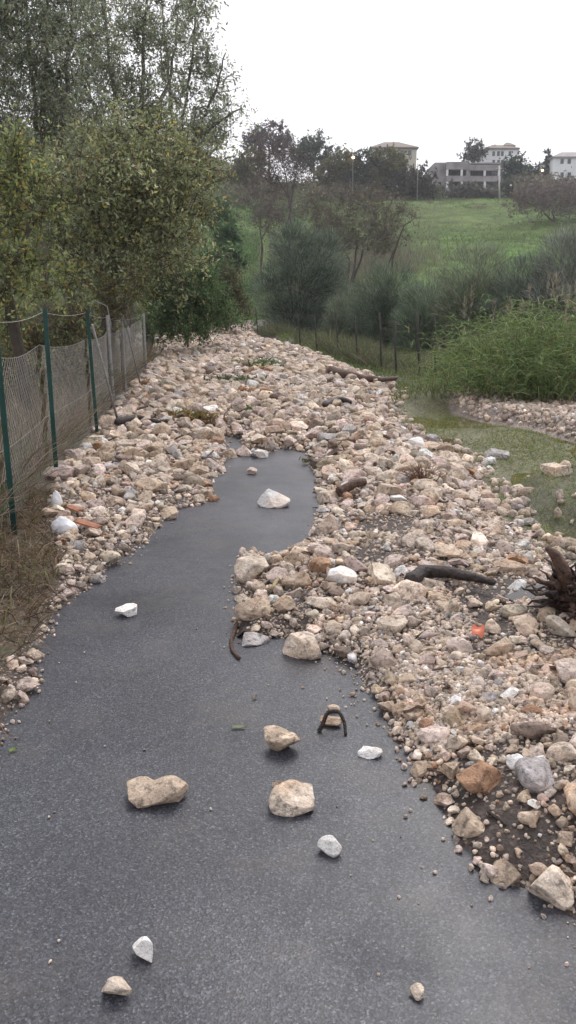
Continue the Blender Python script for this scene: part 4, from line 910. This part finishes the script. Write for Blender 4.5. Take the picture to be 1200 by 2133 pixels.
# overgrown green bank left of the bare tree
n = 16000; px = rng.uniform(430, 545, n); y = rng.uniform(36, 110, n); x = (px-600)/F*y; k = nzB(x*0.6, y*0.6+5)+rng.normal(0, 0.4, n) > -0.2; x, y = x[k], y[k]
grass_stuff('bank_herbs', 'lush green growth on the bank behind the grove', np.stack([x, y, G(x, y)-0.05], -1), 0.8, 0.07, [(0.10,0.19,0.06,5),(0.14,0.24,0.08,3),(0.07,0.12,0.045,3)], 0.5, 0.5, 2)
# islet grass and wet banks
n = 46000; x = rng.uniform(1.2, 5.5, n); y = rng.uniform(5.5, 14, n); k = (~inpoly(x, y, region))&(~inpoly(x, y, bank))&(bedz(x, y) > WATER_Z-0.012)&(nzC(x, y)+0.6*nzB(x*2, y*2)+rng.normal(0, 0.3, n) > 0.0); x, y = x[k], y[k]
grass_stuff('islet_grass', 'short green grass on the muddy shoals in the stream', np.stack([x, y, bedz(x, y)], -1), 0.09, 0.007, [(0.16,0.21,0.065,4),(0.22,0.26,0.09,3),(0.27,0.24,0.12,3)], 0.5, 0.7, 2)

# low grass between the rubble and the weeds
n = 60000; y = rng.uniform(13.2, 36, n); x = rng.uniform(-0.5, 9, n); k = (~inpoly(x, y, region))&(dline(x, y, right, False) < 5.5)&(bedz(x, y) > WATER_Z+0.02)&(x > -0.4); x, y = x[k], y[k]
grass_stuff('verge_grass', 'short green grass between the rubble and the shrub row', np.stack([x, y, np.maximum(bedz(x, y), G(x, y)-0.32)-0.01], -1), 0.28, 0.018, [(0.11,0.16,0.05,4),(0.16,0.20,0.07,3),(0.20,0.19,0.10,2)], 0.5, 0.5, 2)
# weed standing in the shallow water
n = 9000; x = rng.uniform(1.2, 4.6, n); y = rng.uniform(8.5, 16, n); k = (~inpoly(x, y, region))&(~inpoly(x, y, bank))&(nzB(x*1.2, y*1.2+3)+rng.normal(0, 0.3, n) > 0.35); x, y = x[k], y[k]
grass_stuff('water_weed', 'olive weed standing in the shallow stream', np.stack([x, y, np.maximum(bedz(x, y), WATER_Z-0.02)], -1), 0.10, 0.010, [(0.13,0.15,0.04,4),(0.18,0.18,0.06,2),(0.10,0.14,0.04,2)], 0.6, 0.8, 2)
# plants caught in the rubble
def tuft(name, label, px, py, n, L, W_, pal, spread=0.7, droop=0.6, rad=0.1, cat='plant'):
    b = hit(px, py, bedz); b[2] = float(bedz(np.array(b[0]), np.array(b[1])))+0.03
    P = np.stack([rng.normal(0, rad, n), rng.normal(0, rad*0.7, n), np.zeros(n)], -1); d = rng.normal(0, spread, (n,3)); d[:,2] = np.abs(d[:,2])*0.4+0.6
    V, f, q = blades(P, d, L*rng.uniform(0.5, 1.3, n), W_, droop, 3, 0.1); o = mesh(name, V, f, M['blade'], np.repeat(pick(pal, n, 0.25), q, 0)); o.location = b
    return tag(o, label, cat, 'plants caught in the rubble')
GRN = [(0.08,0.13,0.035,4),(0.13,0.19,0.06,3),(0.05,0.085,0.03,2)]
tuft('grass_tuft', 'green grass tuft far out in the middle of the rubble', 545, 765, 260, 0.42, 0.03, GRN, rad=0.28)
tuft('leafy_weed', 'grey-green leafy weed heap in front of the far grass tuft', 487, 798, 260, 0.30, 0.045, [(0.10,0.13,0.06,4),(0.16,0.19,0.10,2),(0.05,0.06,0.035,3)], rad=0.24)
tuft('yellowed_plant', 'yellowed plant washed against the left heap', 400, 872, 200, 0.26, 0.028, [(0.20,0.16,0.05,4),(0.12,0.11,0.04,3),(0.26,0.15,0.05,1)], rad=0.13)
tuft('brown_plant', 'rusty brown plant debris beside the yellowed plant', 438, 884, 160, 0.20, 0.025, [(0.20,0.12,0.045,4),(0.11,0.07,0.035,3)], rad=0.10)
tuft('small_weed', 'small green weed between the far asphalt and the rubble', 520, 858, 70, 0.20, 0.022, GRN, rad=0.08)
tuft('root_tuft', 'reddish brown root tuft sticking up from the upper right rubble', 882, 1008, 130, 0.20, 0.014, [(0.14,0.07,0.045,4),(0.22,0.15,0.10,2)], rad=0.06, droop=0.3)
tuft('small_weed', 'bright green weed at the foot of the netting', 142, 988, 60, 0.12, 0.02, GRN, rad=0.05)
tuft('brown_plant', 'dry brown tuft beside the blocks on the crest', 928, 925, 80, 0.16, 0.012, STRAW, rad=0.07)
tuft('small_weed', 'olive weed at the right asphalt corner', 648, 968, 50, 0.14, 0.015, [(0.09,0.10,0.04,1),(0.14,0.12,0.05,1)], rad=0.05)

# ------------------------------------------------------------------ driftwood and litter
def log(name, label, pts, rad, mat, cat='log', lift=0.5, n=9, group=None, knob=0.0):
    P = []
    for (a, b) in pts:
        q = hit(a, b, lambda x, y: bedz(x, y)+rad*lift); P.append(q)
    P = np.array(P); s = np.linspace(0, len(P)-1, 7*len(P)); Q = np.stack([np.interp(s, np.arange(len(P)), P[:,k]) for k in range(3)], -1)
    for _ in range(4): Q[1:-1] = (Q[:-2]+2*Q[1:-1]+Q[2:])/4
    ns = SN(int(pts[0][0]), 8, 0.8, 4); r = rad*(1+0.22*ns(s, s*0))*np.linspace(1.15, 0.55, len(s)); r[0] *= 0.75; r[-1] *= 0.7; r[0] *= 0.7; r[-1] *= 0.6; Q += np.stack([SN(int(pts[0][1])+k, 6, 0.8, 3)(s, s*0) for k in range(3)], -1)*rad*0.45
    mb = MB(); mb.tube(Q, r, n); V = np.concatenate(mb.v); fl = SN(int(pts[0][1])+9, 16, 12, 60, 3); V += (V-np.repeat(Q, n, 0))*(0.28*fl(V[:,0], V[:,1], V[:,2]))[:,None]+rng.normal(0, rad*0.03, V.shape)
    c0 = Q.mean(0); o = mesh(name, V-c0, mb.f, M[mat], None, True); o.location = c0
    return tag(o, label, cat, group)
log('log', 'long dark wet log lying across the right rubble', [(850,1207),(878,1186),(930,1188),(990,1200),(1035,1212)], 0.040, 'wetwood', lift=1.7, n=14)
log('log', 'brown log lying far out at the right rim of the rubble', [(688,770),(740,782),(790,788),(832,788)], 0.075, 'brownwood', lift=1.6, n=10)
log('log', 'short brown log beside the pale long block', [(708,1020),(735,1012),(762,1003)], 0.055, 'brownwood', lift=1.5, n=10)
log('branch', 'dark branch piece lying across the far left heap', [(240,880),(285,868),(335,876)], 0.045, 'wetwood', 'branch', lift=1.6)
log('branch', 'dark branch in the rubble behind the leafy weed', [(680,842),(705,830),(732,838)], 0.05, 'wetwood', 'branch', lift=1.6)
log('stick', 'thin dark stick under the big white block', [(541,1068),(575,1070),(604,1068),(627,1081)], 0.012, 'wetwood', 'stick', lift=1.0, n=6)
log('stick', 'pale straight stick leaning among the spit stones', [(566,1226),(584,1198),(604,1168)], 0.010, 'palestick', 'stick', lift=4.0, n=6)
log('stick', 'thin dark twig on the mud behind the tan and brown boulder', [(1015,1690),(1040,1708),(1052,1722)], 0.006, 'wetwood', 'stick', lift=1.0, n=5)
log('branch', 'brownish branch stub in the upper right rubble', [(862,1045),(895,1038),(926,1048)], 0.018, 'brownwood', 'branch', lift=1.6)
def arc(name, label, pts3, r, mat, cat='twig'):
    Q = np.array(pts3); s = np.linspace(0, len(Q)-1, 5*len(Q)); Q = np.stack([np.interp(s, np.arange(len(Q)), Q[:,k]) for k in range(3)], -1)
    for _ in range(3): Q[1:-1] = (Q[:-2]+2*Q[1:-1]+Q[2:])/4
    mb = MB(); mb.tube(Q, r*np.linspace(1, 0.7, len(Q)), 7); c0 = Q[0]; o = mb.build(name, M[mat], None, True, c0); o.location = c0; return tag(o, label, cat)
ga = hit(664, 1526, R); gb = hit(720, 1534, R); ya = (ga[1]+gb[1])/2
arc('twig', 'black twig arched over the small tan stones on the asphalt', [ga+[0,0,0.006], at(672,1510,ya+0.02), at(682,1482,ya+0.04), at(706,1480,ya+0.04), at(718,1505,ya+0.02), gb+[0,0,0.006]], 0.009, 'wetwood')
r_ = [hit(a, b, R) for a, b in [(496,1296),(490,1318),(481,1338),(484,1360),(499,1376)]]
arc('root', 'curved dark root on the asphalt below the round tan boulder', [q+[0,0,0.012] for q in r_], 0.011, 'brownwood', 'root')
# piece of bark between root and boulder
b = hit(516, 1318, R); nb = SN(77, 6, 8, 30)
gx, gy = np.meshgrid(np.linspace(-1, 1, 14), np.linspace(-1, 1, 10)); ou = 1+0.15*nb(gx, gy)
V = np.stack([gx*0.055*ou, gy*0.075*ou, 0.05*(1-gx**2)-0.012+0.012*nb(gx*0.1+2, gy*0.1)], -1).reshape(-1,3)
V = np.vstack([V, V-[0,0,0.01]]); f1 = grid_faces(14, 10); o = mesh('bark_piece', V, [list(q) for q in f1]+[list(q[::-1]+140) for q in f1], M['wetwood'], None, True); o.location = b+[0,0,0.015]
tag(o, 'dark curled bark piece between the grey stone and round boulder', 'bark')
# root stump at the right edge
b = hit(1178, 1300, bedz); b[2] = float(bedz(np.array(b[0]), np.array(b[1]))); zc = depth(b)
st_ = empty('root_stump', b, 'dark tangled root stump at the right picture edge', 'stump')
V = rock_shape(700, 5, 6, 0.16)*np.array([0.12, 0.11, 0.11]); V += [0.06, 0.08, 0.11]; mesh('stump', V, ICO[4][1], M['brownwood'], None, True, st_)
for k in range(46):
    a = rng.uniform(0, 2*PI); e = rng.uniform(-0.4, 1.2); d = np.array([math.cos(a)*math.cos(e), math.sin(a)*math.cos(e), math.sin(e)]); L = rng.uniform(0.07, 0.17)
    mb = MB(); Q = wander(np.array([0.05, 0.08, 0.11])+d*0.08, np.array([0.05, 0.08, 0.11])+d*(0.08+L), 6, 0.12); Q[:,2] = np.maximum(Q[:,2], 0.01)
    mb.tube(Q, np.linspace(rng.uniform(0.008, 0.022), 0.003, 6), 6); mb.build('root', M['brownwood'] if k % 2 else M['wetwood'], st_, True)
mb = MB(); mb.tube([[0.02,0.05,0.16],[-0.01,0.06,0.24],[-0.05,0.08,0.31],[-0.09,0.08,0.345]], [0.04,0.034,0.026,0.012], 7); mb.build('root', M['brownwood'], st_, True)
# plank
a = hit(1072, 1252, bedz); c_ = hit(1150, 1243, bedz); mb = MB(); mid = (a+c_)/2; L = np.linalg.norm(c_-a)/2+0.03
mb.box((0,0,0), (L, 0.05, 0.010)); o = mb.build('plank', M['plank']); o.location = mid+[0,0,0.03]; o.rotation_euler = (0.12, -0.05, math.atan2(c_[1]-a[1], c_[0]-a[0]))
bv = o.modifiers.new('bevel', 'BEVEL'); bv.width = 0.003
tag(o, 'dark weathered plank lying left of the root stump', 'plank')
# plastic bags
def bag(label, px, py, wx_, hz_, seed):
    b = hit(px, py, bedz); V = ICO[4][0].copy(); n1 = SN(seed, 14, 2, 9, 3); n2 = SN(seed+1, 12, 6, 22, 3)
    V *= (1+0.28*n1(V[:,0], V[:,1], V[:,2])+0.12*np.abs(n2(V[:,0], V[:,1], V[:,2])))[:,None]
    V[:,:2] *= (1-0.35*sstep(V[:,2], 0.2, 1.1))[:,None]
    V = np.maximum(V, [-9,-9,-0.55])*np.array([wx_, wx_*0.7, hz_]); o = mesh('plastic_bag', V, ICO[4][1], M['bag'], None, True); o.location = b+[0,0.03,hz_*0.45]
    tag(o, label, 'bag', 'white plastic litter by the fence')
bag('large crumpled white plastic bag lying by the dry grass', 130, 1112, 0.075, 0.075, 5)
bag('upper white plastic bag, half blown up, below the netting', 116, 1058, 0.045, 0.085, 9)
bag('tiny white plastic scrap at the foot of the netting', 131, 999, 0.03, 0.04, 12)
# terracotta shards
def shard(label, px, py, wx_, dy_, rz):
    b = hit(px, py, bedz); a = np.linspace(-0.7, 0.7, 9); ys_ = np.linspace(-1, 1, 5); A, Yq = np.meshgrid(a, ys_)
    jag = 1+0.12*np.sin(A*9+2)*(Yq > 0.9)
    top = np.stack([np.sin(A)/np.sin(0.7)*wx_, Yq*dy_*jag, (np.cos(A)-np.cos(0.7))*wx_], -1).reshape(-1,3); f1 = grid_faces(9, 5); n_ = len(top)
    rim = [list(range(0, 9)), [36+i for i in range(9)], [i*9 for i in range(5)], [i*9+8 for i in range(5)]]; F_ = [list(q) for q in f1]+[list(q[::-1]+n_) for q in f1]
    for L in rim: F_ += [[L[i], L[i]+n_, L[i+1]+n_, L[i+1]] for i in range(len(L)-1)]
    o = mesh('tile_shard', np.vstack([top, top-[0,0,0.012]]), F_, M['terracotta'], None, True); o.location = b+[0,0,0.06]; o.rotation_euler = (0.25, 0.1, rz); tag(o, label, 'tile', 'broken roof tiles in the rubble')
shard('long terracotta roof tile shard beside the large plastic bag', 186, 1108, 0.05, 0.085, 1.4)
shard('small terracotta shard above the long one', 158, 1075, 0.04, 0.05, 1.2)
# orange scrap
b = hit(996, 1345, bedz); gx, gy = np.meshgrid(np.linspace(-1, 1, 10), np.linspace(-1, 1, 8)); nb = SN(88, 6, 1, 4)
ou = np.sqrt(np.maximum(0.15, 1-0.5*gy**2)); V = np.stack([gx*0.028*ou, gy*0.022, 0.02*nb(gx, gy)+0.015*gy], -1).reshape(-1,3); f1 = grid_faces(10, 8)
o = mesh('plastic_scrap', np.vstack([V, V-[0,0,0.004]]), [list(q) for q in f1]+[list(q[::-1]+80) for q in f1], M['orange'], None, True); o.location = b+[0,0.02,0.065]; o.rotation_euler = (0.6, 0.1, -0.3)
tag(o, 'orange-red plastic scrap in the middle of the right rubble', 'scrap')
# fallen leaves on the asphalt
def leaf(label, px, py, L, W_, colr_, rz):
    b = hit(px, py, R); xs_ = np.linspace(-1, 1, 9); wd = W_*(1-xs_**2)**0.7
    V = np.vstack([np.stack([xs_*L, wd, 0.006+0.004*xs_**2], -1), np.stack([xs_*L, 0*wd, 0*xs_+0.002], -1), np.stack([xs_*L, -wd, 0.006+0.004*xs_**2], -1)])
    f = grid_faces(9, 3); o = mesh('leaf', V, f, M['leaf'], np.tile(colr_, (27,1)), True); o.location = b+[0,0,0.006]; o.rotation_euler = (0, 0, rz); tag(o, label, 'leaf', 'fallen leaves on the asphalt')
leaf('pale green leaf lying in the middle of the asphalt', 497, 1519, 0.03, 0.010, (0.30,0.34,0.20), 0.05)
leaf('yellow-green leaf on the asphalt by the left picture edge', 27, 1567, 0.016, 0.009, (0.24,0.34,0.07), 0.8)
leaf('small brown leaf on the asphalt above the pale green one', 531, 1457, 0.013, 0.009, (0.30,0.2,0.14), 0.8)

# ------------------------------------------------------------------ stake fence at the hill's foot
sb = [(532,700,640),(620,722,652),(655,732,664),(700,745,655),(740,762,660),(790,776,652),(822,786,668),(870,792,655),(905,796,660)]
pts = [hit(a, b, R) for a, b, _ in sb]
sf = empty('stake_fence', pts[0], 'thin dark stake fence with wire below the shrub row', 'fence')
tps = []
for (a, b, tpy), q in zip(sb, pts):
    q = q+[0.1, 0.35, 0]; tp = at(a, tpy, q[1]); q[2] = float(R(q[0], q[1]))-0.1; tp[2] = max(tp[2], q[2]+1.1); mb = MB(); mb.tube(wander(q, tp, 4, 0.01), [0.028,0.027,0.025,0.022], 6); mb.build('stake', M['stakewood'], sf, True, pts[0]); tps.append((q, tp))
for h in (0.45, 0.9):
    for (q0, t0), (q1, t1) in zip(tps[:-1], tps[1:]):
        mb = MB(); mb.tube([q0+(t0-q0)*h, q1+(t1-q1)*h], 0.003, 4, False); mb.build('strand', M['stakewood'], sf, False, pts[0])

# ------------------------------------------------------------------ buildings on the ridge
def rect(x0, y0, x1, y1, Yc):              # pixel box at distance Yc -> centre, half width, half height
    a = at(x0, y0, Yc); b = at(x1, y1, Yc); return (a+b)/2, abs(b[0]-a[0])/2, abs(a[2]-b[2])/2
def pbox(nm, mat, par, x0, y0, x1, y1, Yc, dep, org):    # front face stands at Yc
    c_, hw, hh = rect(x0, y0, x1, y1, Yc); mb = MB(); mb.box((c_[0], Yc+dep/2, c_[2]), (hw, dep/2, hh)); return mb.build(nm, M[mat], par, False, org)
def window(par, x0, y0, x1, y1, Yc, org):
    w_ = pbox('window', 'shutter', par, x0, y0, x1, y1, Yc-0.06, 0.08, org); pbox('pane', 'glass', w_, x0+0.8, y0+0.8, x1-0.8, y1-0.8, Yc-0.09, 0.04, org)
def hip(nm, mat, par, x0, x1, ye, yr, Yc, dep, org, over=0.6):
    a = at(x0, ye, Yc); b = at(x1, ye, Yc); r = at(600, yr, Yc+dep/2); X0, X1, Y0, Y1, z0, z1 = a[0]-over, b[0]+over, Yc-over, Yc+dep+over, a[2], r[2]
    ins = min((X1-X0)*0.35, dep*0.5); mid = (Y0+Y1)/2
    V = [[X0,Y0,z0],[X1,Y0,z0],[X1,Y1,z0],[X0,Y1,z0],[X0+ins,mid,z1],[X1-ins,mid,z1],[X0,Y0,z0-0.25],[X1,Y0,z0-0.25],[X1,Y1,z0-0.25],[X0,Y1,z0-0.25]]
    mb = MB(); mb.add(V, [[0,1,5,4],[1,2,5],[2,3,4,5],[3,0,4],[6,7,1,0],[7,8,2,1],[8,9,3,2],[9,6,0,3],[9,8,7,6]]); return mb.build(nm, M[mat], par, False, org)
# cream house
o0 = at(820, 345, 190); o0[2] = float(G(o0[0], 190)); h = empty('cream_house', o0, 'cream house with a low hipped roof above the trees', 'house')
pbox('wall', 'cream', h, 776, 308, 866, 372, 190, 10, o0); hip('roof', 'rooftile', h, 776, 866, 307, 296, 190, 10, o0)
for x in (794, 806, 818, 834, 850): window(h, x, 313, x+7, 324, 190, o0)
# grey concrete building, open galleries
Yc = 150; o0 = at(975, 415, Yc); o0[2] = float(G(o0[0], Yc))-0.5; h = empty('concrete_building', o0, 'grey concrete building with open galleries and white columns on the ridge', 'building')
pbox('back_wall', 'recess_shade', h, 906, 340, 1043, 424, Yc+3.2, 7, o0)
for ya, yb in ((337,353),(366,378),(391,401)): pbox('parapet', 'concrete', h, 930, ya, 975, yb, Yc-1.6, 0.35, o0)
for ya, yb in ((343,355),(366.5,378),(391.5,401)): pbox('parapet', 'concrete', h, 976, ya, 1043, yb, Yc, 0.35, o0)
for ya, yb in ((337.5,340),(377,379),(400,402)): pbox('floor_slab', 'concrete', h, 930.5, ya, 974.5, yb, Yc-1.24, 1.5, o0)
for ya, yb in ((338.5,341),(377,379),(400,402)): pbox('floor_slab', 'concrete', h, 906, ya, 1043, yb, Yc+0.36, 2.8, o0)
pbox('side_wall', 'concrete', h, 903, 341, 930, 424, Yc+0.2, 9, o0); pbox('base_wall', 'concrete', h, 930, 402, 1043, 428, Yc+0.6, 2.5, o0)
for x, mt in ((932,'whitewall'),(962,'whitewall'),(974,'concrete'),(1010,'whitewall'),(1040,'whitewall')):
    yf = Yc-1.55 if x < 975 else Yc+0.05; pbox('column', mt, h, x-1.8, 353, x+1.8, 366, yf, 0.3, o0); pbox('column', mt, h, x-1.8, 378, x+1.8, 391, yf, 0.3, o0); pbox('column', mt, h, x-1.2, 401, x+1.2, 424, yf, 0.3, o0)
pbox('middle_wall', 'concrete', h, 972, 341, 978, 402, Yc+0.45, 3, o0)
for x in (940, 985, 1020):
    for y in (354, 379): window(h, x, y+2, x+12, y+12, Yc+3.2, o0)
# white house with two roofs
Yc = 200; o0 = at(1045, 350, Yc); o0[2] = float(G(o0[0], Yc)); h = empty('white_house', o0, 'white house with hipped roof and small turret behind the dark trees', 'house')
pbox('wall', 'whitewall', h, 1014, 309, 1078, 372, Yc, 10, o0); hip('roof', 'rooftile', h, 1014, 1078, 308.5, 302, Yc, 10, o0, 0.5)
tw = pbox('turret', 'whitewall', h, 1053, 303, 1070, 309, Yc+3, 4, o0); hip('turret_roof', 'rooftile', h, 1053, 1070, 303, 297, Yc+3, 4, o0, 0.4)
pbox('chimney', 'cream', h, 1029, 301, 1034, 309, Yc+2, 1, o0)
for x in (1026, 1036, 1044, 1060): window(h, x, 315, x+5, 325, Yc, o0); window(h, x, 333, x+5, 343, Yc, o0)
# right white building
Yc = 185; o0 = at(1190, 380, Yc); o0[2] = float(G(o0[0], Yc)); h = empty('white_building', o0, 'plain white building cut by the right picture edge', 'building')
pbox('wall', 'whitewall', h, 1153, 327, 1250, 395, Yc, 11, o0); hip('roof', 'concrete', h, 1153, 1250, 326.5, 317, Yc, 11, o0, 0.4)
for x in (1168, 1183, 1206): window(h, x, 331, x+6, 341, Yc, o0); window(h, x, 359, x+6, 369, Yc, o0)
# pale pole and street lamps
b = at(1040, 425, 139); b[2] = float(G(b[0], 139)); tp = at(1040, 345, 139); mb = MB(); mb.tube([b-[0,0,0.3], tp], [0.16, 0.11], 8); mb.tube([tp-[0.5,0,0.4], tp-[-0.5,0,0.4]], 0.05, 6)
o = mb.build('utility_pole', M['polewhite'], None, True, b); o.location = b; tag(o, 'pale utility pole at the right end of the concrete building', 'pole')
for lab, px, py, Yc in [('lit street lamp left of the cream house', 736, 328, 132), ('lit street lamp right of the cream house', 872, 337, 132), ('lit street lamp beside the cypress', 1130, 355, 164)]:
    tp = at(px, py, Yc); b = np.array([tp[0], Yc, float(G(tp[0], Yc))]); r_ = empty('street_lamp', b, lab, 'street lamp', 'lit street lamps on the ridge')
    mb = MB(); mb.tube([b-[0,0,0.2], [tp[0], Yc+0.6, tp[2]], [tp[0], Yc+0.35, tp[2]+0.25], [tp[0], Yc, tp[2]+0.22]], [0.09,0.06,0.05,0.05], 6); mb.build('pole', M['galv'], r_, True, b)
    V = ICO[2][0]*np.array([0.24,0.24,0.20])+tp-b; mesh('lamp_head', V, ICO[2][1], M['lamp'], None, True, r_)

# ------------------------------------------------------------------ moist evening air
m = bpy.data.materials.new('moist_air'); m.use_nodes = True; t = m.node_tree; t.nodes.clear()
vp = N(t, 'ShaderNodeVolumePrincipled'); vp.inputs['Color'].default_value = (0.93, 0.95, 1.0, 1); vp.inputs['Density'].default_value = 0.0006; vp.inputs['Anisotropy'].default_value = 0.1
ot = t.nodes.new('ShaderNodeOutputMaterial'); t.links.new(vp.outputs[0], ot.inputs['Volume'])
mb = MB(); mb.box((0, 370, 25), (440, 545, 28.5)); o = mb.build('haze', m); tag(o, 'thin moist evening air over the valley', kind='stuff')
